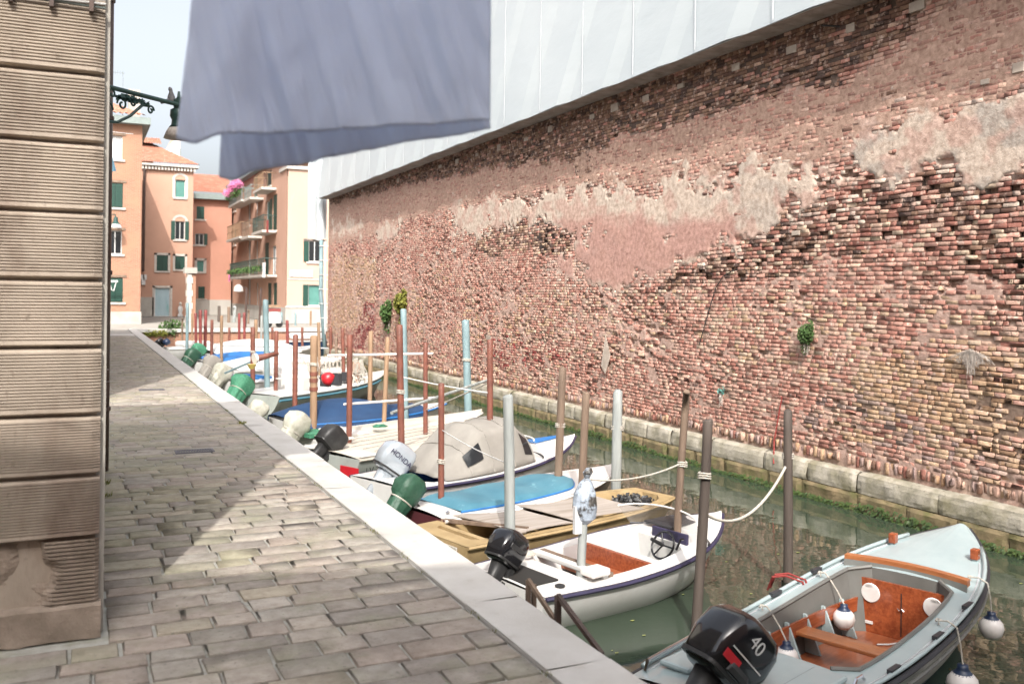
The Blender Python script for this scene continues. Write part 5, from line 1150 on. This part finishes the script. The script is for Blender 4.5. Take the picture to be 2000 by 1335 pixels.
MB().tube([(2.95,-.42,.43),(3.0,-.45,.45)], .02, 6).build('ring_bolt', X['rubber'], b3)

# --- burgundy boat with a blue vinyl cover ---------------------------------
b4, h4, s4, t4 = boat('burgundy_boat', 'burgundy hulled boat with white gunwale under a faded blue vinyl cover', (3.93,11.12), math.radians(16.5), 3.75, 1.28, .43, .60, 'burg', 'gel', tr=.86, p=2.6, rub='gel', camber=.04)
def cv(u, v):
    s = .09+.62*u; wv = (h4(s)-.13); e = 1-max(0,(u-.80)/.20)**2.2*.75 if u > .80 else 1; y_ = (v*2-1)*wv*e; ed = min(1, (1-abs(v*2-1))*9)*min(1,u*18)*min(1,(1-u)*18+.0); return (s*3.75, y_, s4(s)+.045+.07*ed*(1-.5*(v*2-1)**2)+.012*math.sin(u*17)*ed)
W4 = world(b4); cc = thing('blue_boat_cover', 'faded blue vinyl cover stretched over the burgundy boat', 'boat cover', tuple(W4@Vector((1.6,0,.5)))); m_ = MB(); m_.grid(cv, 40, 22, W4); m_.build('cover', X['bluecov'], cc, smooth=True)
e_ = [cv(k/40,0) for k in range(41)]+[cv(1,k/10) for k in range(11)]+[cv(1-k/40,1) for k in range(41)]; MB().tube([W4@(Vector(q)+Vector((0,0,-.01))) for q in e_], .014, 6).build('cover_edge', X['blue'], cc)
for sd in (1,-1): MB().lathe([(.03,0),(.03,.01),(.012,.02),(0,.03)], 10, (.16,sd*.4,s4(0)+.045)).build('deck_fitting', X['chrome'], b4)
MB().box(.30,.9,-.3,.3,.30,.44).build('seat', X['gel'], b4)
E4 = outboard(b4, -.12, .12, .48, math.radians(-40), .70, 'black')
cover_bag('green tarpaulin bag tied over the motor of the burgundy boat', b4, E4, 'gcover', 3, 1.0, .38)

# --- canopy boat ------------------------------------------------------------
b5, h5, s5, t5 = boat('canopy_boat', 'white and blue boat with beige canvas canopy and large silver outboard', (3.95,12.95), math.radians(19.5), 4.3, 1.62, .46, .72, 'gel', 'gel', tr=.86, p=2.5, cock=(.10,.60), w=.16, rub='purple', bottom=None, floor=.12, wallm='blue', floorm='blue')
def cn(u, v):
    s = .17+.43*u; a = (v-.5)*math.pi; hgt = .68*(min(1,u/.46)**.9 if u < .46 else 1-.02*math.sin((u-.46)*12))*(1 if u < .86 else 1-.35*((u-.86)/.14)**.8); hgt = max(hgt, .015)
    wv = h5(s)-.08; c_, s_ = math.cos(a), math.sin(a); e = 2/3.2
    q_ = abs(v-.5)*2; y_ = math.copysign((wv*(1-.34*(1-q_)/.38) if q_ > .62 else wv*.66*q_/.62), v-.5)*(1 if u > .02 else 1); z_ = hgt*((1-q_)/.38*.86 if q_ > .62 else .86+.14*math.cos(q_/.62*1.5708))
    return (s*4.3+.02*math.sin(v*20), y_, s5(s)+.03+z_+.018*(fbm(u*7, v*9, 3).item()-.5)*(q_ < .97))
W5 = world(b5); cp = thing('canvas_canopy', 'beige canvas canopy with clear plastic window over the silver motor boat', 'canopy', tuple(W5@Vector((1.8,0,.6)))); m_ = MB(); m_.grid(cn, 34, 36, W5); m_.build('canvas', X['canvas'], cp, smooth=True, solid=.006)
for u in (.26,.50,.74,1.0): MB().tube([W5@(Vector(cn(u, k/24))+Vector((0,0,.008))) for k in range(25)], .013, 6).build('seam', X['canvas'], cp)
wn = MB(); wn.grid(lambda u, v: tuple(Vector(cn(.24+.17*u, .075+.085*v))+Vector((-.015,-.02,.012))), 8, 8, W5); wn.build('window', X['pane'], cp)
wn = MB(); wn.grid(lambda u, v: tuple(Vector(cn(.88+.10*u, .05+.11*v))+Vector((0,-.012,.008))), 6, 6, W5); wn.build('window', X['pane'], cp)
def w5(u, v): a = (u-.5)*2.3; return (2.62+.42*math.cos(a)-.22*v, .66*math.sin(a)/math.sin(1.15), s5(.66)+.04+.30*v)
MB().grid(w5, 20, 4).build('windshield', X['glass'], b5, smooth=True); MB().tube([w5(k/20,1) for k in range(21)], .014, 6).build('windshield_rim', X['fender'], b5); MB().tube([w5(k/20,0) for k in range(21)], .014, 6).build('windshield_base', X['rubber'], b5)
MB().grid(lambda u, v: ((.80+.15*u)*4.3, h5(.80+.15*u)*(.25+.72*v), s5(.8+.15*u)+.045), 6, 3).build('blue_deck_panel', X['blue'], b5)
E5 = outboard(b5, .30, .10, .40, math.radians(-36), 1.05, 'silver', None, turn=-.25, tiller=False)
eg = [c for c in b5.children if c.name.startswith('outboard_motor')][0]
text('HONDA', eg, X['purple'], .105, E5@Matrix.Translation((-.15,-.1865,.35))@RX(math.pi/2)@RZ(math.radians(-6)))

# --- long white decked boats --------------------------------------------------
b6, h6, s6, t6 = boat('grey_hulled_boat', 'grey hulled boat with a flat cream deck and number painted at its stern', (3.84,15.45), math.radians(25), 4.75, 1.72, .48, .62, 'greyhull', 'geloff', tr=.92, p=2.4, rub='geloff', camber=.05)
MB().box(.05,.42,-.78,.78,.50,.53).build('stern_seat', X['gel'], b6, bevel=.01); MB().box(-.035,-.02,-.8,-.35,.12,.34).build('red_panel', X['redp'], b6)
text('LV.750', b6, X['blackm'], .16, Matrix.Translation((.34,-h6(.07)-.012,.27))@RX(math.pi/2))
for k in range(5): MB().tube([(.5+.0*k, -.6+.3*k, s6(.1)+.065), (3.4, (-.6+.3*k)*.85, s6(.7)+.065)], .006, 4).build('deck_joint', X['canvas'], b6)
E6 = outboard(b6, .0, .1, .42, math.radians(-50), .95, 'blackm', None, turn=-.1)
b7, h7, s7, t7 = boat('cream_boat', 'cream boat with flat deck lying between the grey hulled boat and the navy covered boat', (3.95,17.45), math.radians(17), 4.3, 1.55, .46, .62, 'gel', 'geloff', tr=.9, p=2.4, rub='gel', camber=.07)
MB().box(.5,1.0,-.5,.5,.50,.54).build('hatch', X['gel'], b7, bevel=.01); MB().box(-.1,.35,-.2,.35,.48,.56).build('green_box', X['gnet'], b7)
E7 = outboard(b7, -.25, .1, .46, math.radians(-40), .82, 'black', None, turn=.2)
cover_bag('large off-white bag tied over the motor of the cream boat', b7, E7, 'wcover', 7, 1.08, .45)
b8, h8, s8, t8 = boat('navy_covered_boat', 'boat under a navy canvas cover with blue edged white bow', (3.95,20.0), math.radians(10), 4.1, 1.75, .46, .60, 'gel', 'gel', tr=.9, p=2.4, rub='blue', camber=.03)
W8 = world(b8); c8 = thing('navy_boat_cover', 'sagging navy blue canvas cover over the boat behind the cream boat', 'boat cover', tuple(W8@Vector((1.6,0,.6))))
def cv8(u, v):
    s = .0+.80*u; y_ = (v*2-1)*(h8(s)+.05); a = 1-abs(v*2-1)**2.2; rg = .30*max(0,math.sin(min(1,u*1.25)*math.pi))**.6
    return (s*4.1-.02, y_, s8(s)-.12*(abs(v*2-1) > .96)+.03+a*(rg+.06)+.04*(fbm(u*6, v*5, 3, 4).item()-.5)*a)
m_ = MB(); m_.grid(cv8, 36, 26, W8); m_.build('cover', X['navy'], c8, smooth=True)
E8 = outboard(b8, -.45, .35, .46, math.radians(-38), .70, 'black'); cover_bag('off-white rag bag over the motor of the navy covered boat', b8, E8, 'wcover', 11, 1.0, .42)
b9, h9, s9, t9 = boat('long_white_boat', 'long white open boat with teal stripe and windshield beyond the navy cover', (4.2,25.0), math.radians(38), 6.0, 1.9, .50, .72, 'greyhull', 'gel', tr=.9, p=2.4, cock=(.2,.6), w=.2, rub='gel', floor=.2, wallm='gel', floorm='gel')
for sd in (1,-1): MB().tube([(s/30*6.0, sd*(h9(s/30)+.02), s9(s/30)-.12) for s in range(0,26)], .035, 6).build('teal_stripe', X['bluecov'], b9)
MB().box(1.3,2.1,-.5,.5,.3,.95).build('console', X['gel'], b9, bevel=.08); MB().grid(lambda u, v: (2.15-.15*v, -.5+u, .95+.3*v), 4, 3).build('windshield', X['glass'], b9)
for k in range(3): MB().box(2.6+.5*k, 2.75+.5*k, -.4, -.1, .5, .85).build('seat_leg', X['rubber'], b9)
E9 = outboard(b9, -.2, .3, .46, math.radians(-42), .90, 'black'); cover_bag('green netting bundle over the motor behind the navy covered boat', b9, E9, 'gnet', 15, 1.25, .7)
bl = [
 ('striped_cover_boat','white boat with navy striped cloth and a grey boarding rail', (4.0,28.6), 24, 5.2, 1.8, 'gel','gel', 1),
 ('white_sheeted_boat','tall white sheeted boat beyond the boarding rail', (4.2,32.5), 30, 6.2, 2.2, 'gel','gel', 2),
 ('blue_covered_boat','boat with bright blue canvas cover far along the quay', (4.0,36.8), 26, 5.0, 1.8, 'gel','gel', 3),
 ('far_white_boat','white boat under a pitched white cover, far along the quay', (4.6,40.2), 24, 6.0, 2.2, 'gel','gel', 4),
 ('farthest_quay_boat','small white boat with a blue buoy at the far end of the walkway kerb', (3.5,45.8), 20, 4.2, 1.6, 'gel','gel', 5),
 ('dark_hulled_boat','low dark hulled boat with white deck moored across the far quay', (8.9,50.9), -2, 6.5, 1.6, 'navy','gel', 6)]
for i, (nm, lbl, pos, ang, L_, B_, hm, dm, st_) in enumerate(bl):
    bt, hh_, ss_, tt_ = boat(nm, lbl, pos, math.radians(ang), L_, B_, .55, .75, hm, dm, tr=.9, p=2.4, rub='gel' if st_ != 6 else 'rubber', camber=.06)
    Wb = world(bt)
    if st_ in (2,3,4):
        hgt = {2:.42,3:.28,4:.6}[st_]; cvt = thing('boat_cover', {2:'tall white sheet draped over the boat beyond the boarding rail',3:'bright blue canvas stretched over the far boat',4:'pitched white cover over the farthest big boat'}[st_], 'boat cover', tuple(Wb@Vector((2,0,.6))))
        def cvf(u, v): s = .03+.85*u; return (s*L_, (v*2-1)*(hh_(s)+.04), ss_(s)+.02+hgt*(1-abs(v*2-1)**1.3)*max(0,math.sin(min(1,u*1.1+.06)*math.pi))**.5+.05*(fbm(u*6+i, v*5, 3).item()-.5))
        m_ = MB(); m_.grid(cvf, 20, 16, Wb); m_.build('cover', X['blue' if st_ == 3 else 'white'], cvt, smooth=True)
    if st_ == 1:
        for k in range(5): MB().box(.2+.22*k,.30+.22*k,-.6,.5,.60,.66+.02*(k%2)).build('striped_cloth', X['blue'], bt)
        MB().box(1.6,3.0,-.6,.6,.6,.95).build('cabin', X['gel'], bt, bevel=.1)
        MB().beam((-.5,-.7,.85),(2.0,.4,1.35),.05,.05).build('boarding_rail', X['teal'], bt)
    if st_ == 5: MB().lathe([(0,-.18),(.15,-.1),(.18,0),(.12,.12),(0,.18)], 14, (.1,-.2,.85)).build('buoy', X['dkblue'], bt, smooth=True); MB().box(.8,2.2,-.5,.5,.6,.85).build('cabin', X['white'], bt, bevel=.1)
    if st_ == 6: MB().box(1.5,3.4,-.5,.5,.7,1.0).build('cabin', X['white'], bt, bevel=.1)
    if st_ in (1,2,3,4,5):
        Ei = outboard(bt, -.15, .1, .5, math.radians(-40), .9, 'black' if st_ != 1 else 'white')
        ce = {1:('wcover','white canvas skirted cover over the motor left of the boarding rail'),2:('canvas','grey beige cover over the motor just beyond the white skirted one'),3:('gcover','dark green cover over the motor beside the blue covered boat'),4:('gnet','bright green cover over a far motor on the quay side'),5:None}[st_]
        if ce: cover_bag(ce[1], bt, Ei, ce[0], 20+i, 1.15, .6)

# ================================================================== POSTS
# top pixel, foot pixel, height of the foot plane, width in pixels, paint, label
PT = [
 (1540,805,1536,1150,-1.2,18,'dkwood','dark brown square topped post behind the blue grey boat, white rope tied round it'),
 (1381,822,1362,1235,-1.2,20,'dkwood','thick dark brown post in open water between white speedboat and blue grey boat'),
 (1341,767,1319,1135,-1.2,15,'brwood','slim grey brown post standing at the bow of the white speedboat'),
 (1208,767,1199,1010,-1.2,20,'grwood','pale grey post in the water behind the white speedboat windshield'),
 (1146,768,1133,1040,-1.2,16,'brwood','brown post just behind the one carrying the silver bag'),
 (1141,985,1129,1190,-1.2,18,'grwood','grey post at the side of the white speedboat with a silver bag on it'),
 (1100,722,1084,1010,-1.2,16,'brwood','brown post with white rope knot behind the plywood covered skiff'),
 (991,775,998,1130,-1.2,22,'grwood','thick pale grey post between the plywood skiff and the white speedboat'),
 (862,750,861,1050,-1.2,12,'rust','rust red post between the blue covered boat and the beige skiff stern'),
 (957,665,957,965,-1.2,12,'rust','tall rust red post at the beige canopy side'),
 (780,636,786,985,-1.2,13,'rust','tallest rust red post, in front of the silver outboard'),
 (788,605,793,860,-1.2,12,'teal','tall pale blue post right behind the tallest rust red post'),
 (831,670,831,905,-1.2,9,'rust','rust red post left of the blue grey round post, wrapped with tape'),
 (909,627,916,850,-1.2,15,'teal','round topped blue grey post left of the canopy, near the wall'),
 (683,655,681,920,-1.2,11,'rust','rust red post standing in the water at the grey hull number'),
 (724,648,722,850,-1.2,9,'tan','tan post rising through the decks, left of its twin'),
 (757,660,748,870,-1.2,9,'tan','leaning tan post rising through the decks, right of its twin'),
 (613,657,612,870,-1.2,14,'tan','thick tan post with rusty clamps at the black and white motors'),
 (577,655,576,835,-1.2,10,'rust','rust red post above the large off-white motor bag'),
 (540,647,538,800,-1.2,8,'rust','rust red post left of the one above the motor bag'),
 (494,640,494,790,-1.2,9,'rust','rust red post beside the green net bundle'),
 (519,587,522,790,-1.2,11,'teal','tall blue grey post beside the green net bundle'),
 (366,592,365,705,-1.2,6,'teal','tall grey blue post near the far gate pier'),
 (375,612,375,700,-1.2,4,'tan','thin tan post touching the grey blue post near the gate pier'),
 (382,612,383,705,-1.2,5,'red','dull red post, first right of the gate pier'),
 (391,606,392,715,-1.2,6,'red','dull red post, second right of the gate pier'),
 (402,606,400,712,-1.2,6,'red','dull red post, third right of the gate pier'),
 (414,625,413,722,-1.2,6,'rust','short rust post left of the orange tan post'),
 (433,617,432,735,-1.2,6,'tan','orange tan post carrying the thin crossbar'),
 (428,598,427,662,-1.2,6,'dkwood','dark weathered post near the far quay'),
 (447,600,446,664,-1.2,6,'brwood','olive brown post right of the dark far post'),
 (457,600,457,664,-1.2,7,'grwood','thick pale grey post near the far quay'),
 (467,612,467,690,-1.2,5,'red','dull red post left of a similar one beyond the white sheeted boat'),
 (477,611,478,690,-1.2,5,'red','dull red post with knobs beyond the white sheeted boat'),
 (500,625,499,705,-1.2,7,'tan','short tan post left of the tall blue grey one'),
 (511,617,509,705,-1.2,5,'grwood','grey post squeezed between tan and tall blue grey posts'),
 (550,610,550,672,-1.2,4,'teal','thin pale blue post near the dark hulled boat'),
 (561,626,562,695,-1.2,6,'red','short red post left of the dark hulled boat'),
 (577,611,577,672,-1.2,4,'teal','thin blue grey post in front of the dark hulled boat'),
 (607,607,606,672,-1.2,4,'tan','thin pale tan post at the middle of the dark hulled boat'),
 (622,630,625,770,-1.2,6,'tan','tan post with ropes beside the red buoy'),
 (646,640,646,705,-1.2,6,'rust','rust post at the far corner of the brick wall'),
 (448,640,447,700,-1.2,5,'rust','short rust post just right of the orange tan post'),
 (485,606,486,668,-1.2,4,'brwood','thin brown post near the second dark street pole'),
 (532,640,532,700,-1.2,5,'rust','short rust post right of the tall blue grey post'),
 (590,640,591,700,-1.2,5,'rust','short rust post below the middle of the dark hulled boat'),
 (356,622,357,690,-1.2,4,'brwood','thin brown post left of the gate pier'),
 (657,660,657,735,-1.2,6,'brwood','brown post near the net bundle at the wall'),
 (669,641,672,775,-1.2,7,'rust','rust post left of the rust red post at the grey hull number'),
]
PW = []
for i, (tx, ty, bx_, by_, zb, wpx, mt, lbl) in enumerate(PT):
    b = onz(bx_, by_, zb); t_ = dist(b); q = ray(tx, ty); tp = Vector((q.x*t_, q.y*t_, CAM_H+q.z*t_)); r_ = wpx/2/1800*t_
    PW.append((b, tp, r_)); ax_ = tp-b; foot = b-ax_.normalized()*1.2; rg = random.Random(i)
    t = thing('mooring_post', lbl, 'mooring post', tuple(b), group='mooring posts in the canal')
    n_ = 14; pts = []; rs_ = []; bend = r_*1.1*(rg.random()-.5); wood_ = mt in ('dkwood','brwood','grwood')
    for k in range(n_+1): f = k/n_; pts.append(foot.lerp(tp, f)+Vector((bend*math.sin(f*5+i), bend*math.cos(f*4+i), 0))*(1 if wood_ else .2)); rs_.append(r_*(1.06-.12*f if wood_ else 1)*(1+(.05*(rg.random()-.5) if wood_ else 0)))
    top_ = (tp-foot).normalized(); pts += [tp+top_*r_*.25, tp+top_*r_*.38]; rs_ += [r_*.82, r_*.35]
    MB().tube(pts, rs_, 14).build('shaft', X[mt], t, smooth=True)
    MB().tube([b+ax_.normalized()*(-.15), b+ax_.normalized()*(.06+.03*rg.random())], r_*1.10, 14, caps=False).build('waterline_band', X['wet'] if mt != 'rust' else X['brwood'], t)
    if i in (0,1,2,3,6,8,10,13,17,20): 
        f = .45+.3*rg.random(); c = b.lerp(tp, f)
        for k in range(3): MB().tube([c+Vector((r_*1.15*math.cos(a), r_*1.15*math.sin(a), k*.022+.006*math.sin(a*2))) for a in [j*6.2832/14 for j in range(15)]], .010, 5).build('rope_turn', X['rope'], t)
    if i in (17,): 
        for f in (.52,.60,.66): c = b.lerp(tp, f); MB().tube([c-Vector((0,0,.04)), c+Vector((0,0,.04))], r_*1.15, 14).build('clamp', X['rust'], t)
def post(i, py):  # point on post i at image row py
    b, tp, r_ = PW[i]; y0 = PT[i][3]; y1 = PT[i][1]; return b.lerp(tp, (y0-py)/(y0-y1))
def line(nm, lbl, cat, a, b, sag, r_, mt, n=20):
    pts = [a.lerp(b, k/n)-Vector((0,0,4*sag*(k/n)*(1-k/n))) for k in range(n+1)]; c = tuple(a)
    return MB().tube(pts, r_, 6).build(nm, X[mt], origin=c, label=lbl, cat=cat, smooth=True)
line('mooring_rope', 'white rope sagging between the two dark brown posts', 'rope', post(0,902), post(1,1000), .30, .016, 'rope')
line('mooring_rope', 'taut rope from the slim grey brown post down to the silver bag post', 'rope', post(2,903), post(5,935), .08, .010, 'rope')
line('mooring_rope', 'thin rope from the tallest rust red post across to the canopy side post', 'rope', post(10,735), post(9,767), .02, .012, 'white')
line('mooring_rope', 'thin white line from the rust post by the burgundy boat down to the skiff post', 'rope', post(8,838), post(7,905), .03, .006, 'white')
line('mooring_rope', 'rope stretched from the wrapped rust post to the round topped post', 'rope', post(12,800), post(9,745), .02, .012, 'rope')
def bar(lbl, a, b, r_, mt): MB().tube([a, b], r_, 8).build('cross_bar', X[mt], origin=tuple(a), label=lbl, cat='bar', group='bars lashed across the mooring posts')
t_ = dist(PW[14][0]); bar('pale bar fixed high across the rust red post at the grey hull number', att(640,694,t_), att(845,690,t_+1.5), .022, 'fender'); bar('pale bar fixed lower across the rust red post at the grey hull number', att(672,789,t_), att(850,776,t_+2), .022, 'fender')
t_ = dist(PW[10][0]); bar('grey boathook pole leaning over the decks beside the tallest rust red post', att(765,806,t_+1.2), att(952,742,t_+5), .03, 'grwood')
t_ = dist(PW[28][0]); bar('thin grey bar from the orange tan post towards the wall', att(433,674,t_), att(640,680,t_+3), .03, 'seam')
t_ = dist(PW[19][0]); bar('thin white bar between the rust posts above the long white boat', att(536,739,t_), att(622,739,t_-1), .02, 'fender')
# net rack, buoy, rags, boots
t_ = dist(PW[40][0]); nr = thing('net_rack', 'tangle of ropes and nets strung between posts above the long white boat', 'nets', tuple(att(650,710,t_))); rg = random.Random(5)
for k in range(26):
    x_ = 590+rg.random()*110; y_ = 695+rg.random()*10; m_ = MB().tube([att(x_, y_, t_), att(x_+4*rg.random(), y_+14+rg.random()*14, t_-.1), att(x_+12*rg.random(), y_+10*rg.random(), t_)], .018, 5); m_.build('loop', X['rope' if k % 3 else 'straw'], nr)
for k in range(3): MB().tube([att(575,699+10*k,t_), att(700,693+11*k,t_)], .016, 5).build('line', X['rope'], nr)
t_ = 22.5; rb_ = MB(); c = att(700,705,t_); rg = random.Random(8)
rg2 = thing('net_bundle', 'pale pinkish bundle of netting hanging from the bar right of the red buoy', 'nets', tuple(c))
for k in range(40): x_ = 690+rg.random()*18; y_ = 700+rg.random()*10; MB().tube([att(x_,y_,t_), att(x_+rg.gauss(0,5),y_+20+20*rg.random(),t_+.1), att(x_+rg.gauss(0,6),y_+15+30*rg.random(),t_)], .016, 5).build('strand', X['rope' if k % 4 else 'pinkw'], rg2)
c = att(638,738,24); by = thing('red_buoy', 'red plastic buoy hanging from the net rack', 'buoy', tuple(c), local=True)
MB().loft([(0,0,-.16,.10,.10,2),(0,0,-.13,.17,.17,2.4),(0,0,.0,.175,.175,2.4),(0,0,.08,.13,.13,2),(0,0,.14,.05,.05,2)], 18, RY(-1.1)).build('body', X['redp'], by, smooth=True); MB().tube([(.1,0,.05),(.05,0,.45)], .014, 6).build('cord', X['rope'], by)
c = att(518,702,24.3); pk = thing('folded_parasol', 'folded reddish brown parasol with round pale ends tied across the posts', 'parasol', tuple(c)); MB().tube([att(500,700,24.2), att(543,690,24.6)], [.10,.05], 12).build('canopy', X['rust'], pk, smooth=True); MB().tube([att(496,700,24.15), att(501,699,24.2)], [.14,.13], 14).build('end_cap', X['fender'], pk)
c = att(492,711,24.1); MB().tube([c, c+Vector((0,0,-.12))], [.13,.06], 12).build('funnel', X['yel'], origin=tuple(c), label='yellow funnel stuck on the rust post beside the parasol', cat='funnel')
c = PW[5][1]; bg = thing('silver_bag', 'crumpled silver and blue bag knotted over the top of the grey post', 'bag', tuple(c), local=True); m_ = MB().loft([(.0,0,-.20,.04,.04,2),(.02,0,-.14,.10,.09,2.2),(.0,0,-.02,.12,.11,2.4),(.01,0,.12,.11,.10,2.2),(.02,0,.22,.07,.06,2),(.03,0,.27,.03,.03,2),(.04,0,.33,.055,.05,2),(.05,0,.37,.03,.03,2)], 30)
m_.v = [(x*(1+.5*(fbm(math.atan2(y,x)*1.8, z*7, 3).item()-.5)), y*(1+.5*(fbm(math.atan2(y,x)*1.8+4, z*7, 3).item()-.5)), z) for x, y, z in m_.v]; m_.build('crumpled_foil', X['bag'], bg, smooth=False); MB().box(-.13,-.05,-.05,.0,-.28,.0).build('blue_flap', X['curt'], bg)
# iron stair rail at the quay edge
sr = thing('stair_rail', 'rusty brown iron handrail of the water steps beside the kerb', 'handrail', (2.75,5.2,-.2))
P_ = lambda px, py, x: onx(px, py, x)
a, b = P_(1032,1132,2.74), P_(1090,1162,2.74); MB().beam(a, (a.x,a.y,-1.3), .028, .028).build('upright', X['brwood'], sr); a2 = P_(1043,1140,2.80); MB().beam(a2, (a2.x,a2.y,-1.3), .028, .028).build('upright', X['brwood'], sr); MB().beam(b, (b.x,b.y,-1.3), .034, .034).build('upright', X['pipe'], sr)
MB().beam(a, (b.x,b.y,b.z-.18), .022, .03).build('rail', X['brwood'], sr); e = P_(1176,1278,2.76); MB().beam(b, e, .026, .03).build('rail', X['pipe'], sr); MB().beam((b.x,b.y,b.z-.2),(e.x,e.y,e.z-.3), .022,.022).build('rail', X['pipe'], sr); MB().beam(e,(e.x,e.y,-1.3), .028,.028).build('upright', X['pipe'], sr)

def coil(lbl, c, r, mt, n=4):
    t = thing('rope_coil', lbl, 'rope', tuple(c)); pts = []
    for k in range(n*18): a = k*6.2832/18; q = r*(1-.13*(k/18)); pts.append((c[0]+q*math.cos(a), c[1]+q*math.sin(a)*.8, c[2]+.012+.010*(k/18)+.004*math.sin(a*3)))
    MB().tube(pts, .011, 6).build('strand', X[mt], t)
coil('green rope coil lying on the cream deck at the foot of the leaning tan post', onz(742,834,-.60), .15, 'gnet')
coil('white rope coil at the stern of the grey hulled boat', world(b6)@Vector((.75,.35,.60)), .12, 'rope', 3)
coil('small white rope coil on the stern corner of the white speedboat', world(b2)@Vector((.62,.42,.45)), .09, 'rope', 3)
coil('dark rope coil on the beige skiff stern seat', world(b3)@Vector((.22,-.32,.34)), .09, 'redrope', 3)
# ================================================================== ON THE WALL
def wallplant(nm, lbl, px, py, r, n, mt, hang=0, sz=.05, seed=1):
    c = onx(px, py, WX-.05); t = thing(nm, lbl, 'plant', tuple(c)); m_ = MB(); leaves(m_, (c.x-r*.3, c.y, c.z), (r*.6, r, r), n, sz, seed); leaves(m_, (c.x-r*.1, c.y+r*.3, c.z-r*1.1), (r*.35, r*.6, r*1.0), n//4, sz*.8, seed+50); leaves(m_, (c.x-r*.2, c.y-r*.5, c.z+r*.8), (r*.35, r*.4, r*.6), n//5, sz*.8, seed+70); m_.build('foliage', X[mt], t)
    st = MB(); rg = random.Random(seed)
    for k in range(14): q = c+Vector((-.06*rg.random(), r*.6*(rg.random()-.5), -r)); st.tube([c+Vector((-.02,0,0)), q, q+Vector((0,.03*(rg.random()-.5),-hang*rg.random()))], .004, 4)
    st.build('stems', X['straw'], t)
wallplant('wall_plant', 'bright green leafy plant growing from the middle of the brick wall', 1578, 652, .17, 1100, 'leaf', .25, .035, 1)
wallplant('wall_plant', 'pale green bush on the far part of the brick wall above the blue post', 788, 592, .40, 500, 'leafy', .2, .12, 2)
wallplant('wall_plant', 'dark green bush on the far part of the brick wall, left of the pale one', 760, 610, .40, 450, 'leaf', .3, .12, 3)
wallplant('wall_plant', 'tiny blue green weed low on the brick wall, left of the dark post tops', 1410, 765, .09, 60, 'teals', .2, .04, 5)
dg = thing('dry_grass', 'dry straw grass tuft hanging on the right part of the brick wall', 'grass tuft', tuple(onx(1893,705,WX-.03))); m_ = MB(); c = onx(1898,690,WX-.04); rg = random.Random(9)
for k in range(260): a = rg.gauss(0,.10); l = rg.random()**1.5; m_.tube([c+Vector((0,a*.15,.0)), c+Vector((-.05*rg.random(),a*1.1,.04+.03*rg.random()-.05*abs(a)*8)), c+Vector((-.05*rg.random(),a*1.5,-.04-.10*rg.random()-.26*l*math.exp(-(a/.07)**2)))], .0018, 4)
m_.build('blades', X['straw'], dg, kind='stuff')
cbw = thing('wall_cable', 'black cable hanging loose on the brick wall below the dark crack', 'cable', tuple(onx(1430,530,WX-.04))); MB().tube([onx(px,py,WX-.04) for px,py in ((1440,526),(1428,530),(1412,540),(1398,562),(1388,595),(1378,630),(1366,672))], .011, 6).build('cable', X['blackm'], cbw)
rgt = thing('wall_rag', 'pale triangular rag hanging from a nail on the brick wall', 'rag', tuple(onx(1183,658,WX-.05)))
A_, B_, C_, D_ = onx(1183,655,WX-.05), onx(1175,715,WX-.10), onx(1182,730,WX-.12), onx(1192,695,WX-.08); MB().add([A_,B_,C_,D_], [(0,1,2,3)]).build('cloth', X['block'], rgt, solid=.01); MB().tube([A_,B_], .01, 5).build('string', X['rope'], rgt)
MB().tube([onx(1527,775,WX-.06), onx(1512,860,WX-.08), onx(1511,905,WX-.2)], .012, 6).build('wall_line', X['redrope'], origin=tuple(onx(1527,775,WX-.06)), label='red cord hanging down the brick wall behind the dark post', cat='cord')
for (px, py, l, lbl) in ((1640,52,.35,'short iron spike under the roof edge, nearer the right frame edge'),(1022,262,.5,'short iron spike under the roof edge in the middle of the wall'),(768,350,.6,'short iron spike under the roof edge at the far part of the wall')):
    c = onx(px,py,WX-.01); MB().tube([c, c+Vector((-.18,l*.6,.05))], .016, 6).build('iron_spike', X['blackm'], origin=tuple(c), label=lbl, cat='spike', group='iron spikes under the roof edge')
db = MB(); rg = random.Random(4)
for k in range(80):
    p = onz(1080+rg.random()*500, 1060+rg.random()*240, WZ+.006) if k < 45 else Vector((2.7+rg.random()*8, 4+rg.random()*26, WZ+.006))
    if p.x < 2.8 or p.x > 10.5: continue
    a = rg.random()*6.28; s_ = .012+.02*rg.random(); db.add([p+Vector((s_*math.cos(a+q), s_*.6*math.sin(a+q), 0)) for q in (0,1.4,3.1,4.7)], [(0,1,2,3)])
db.build('floating_leaves', X['debris'], kind='stuff', label='small leaves and specks floating on the canal water', cat='leaves')
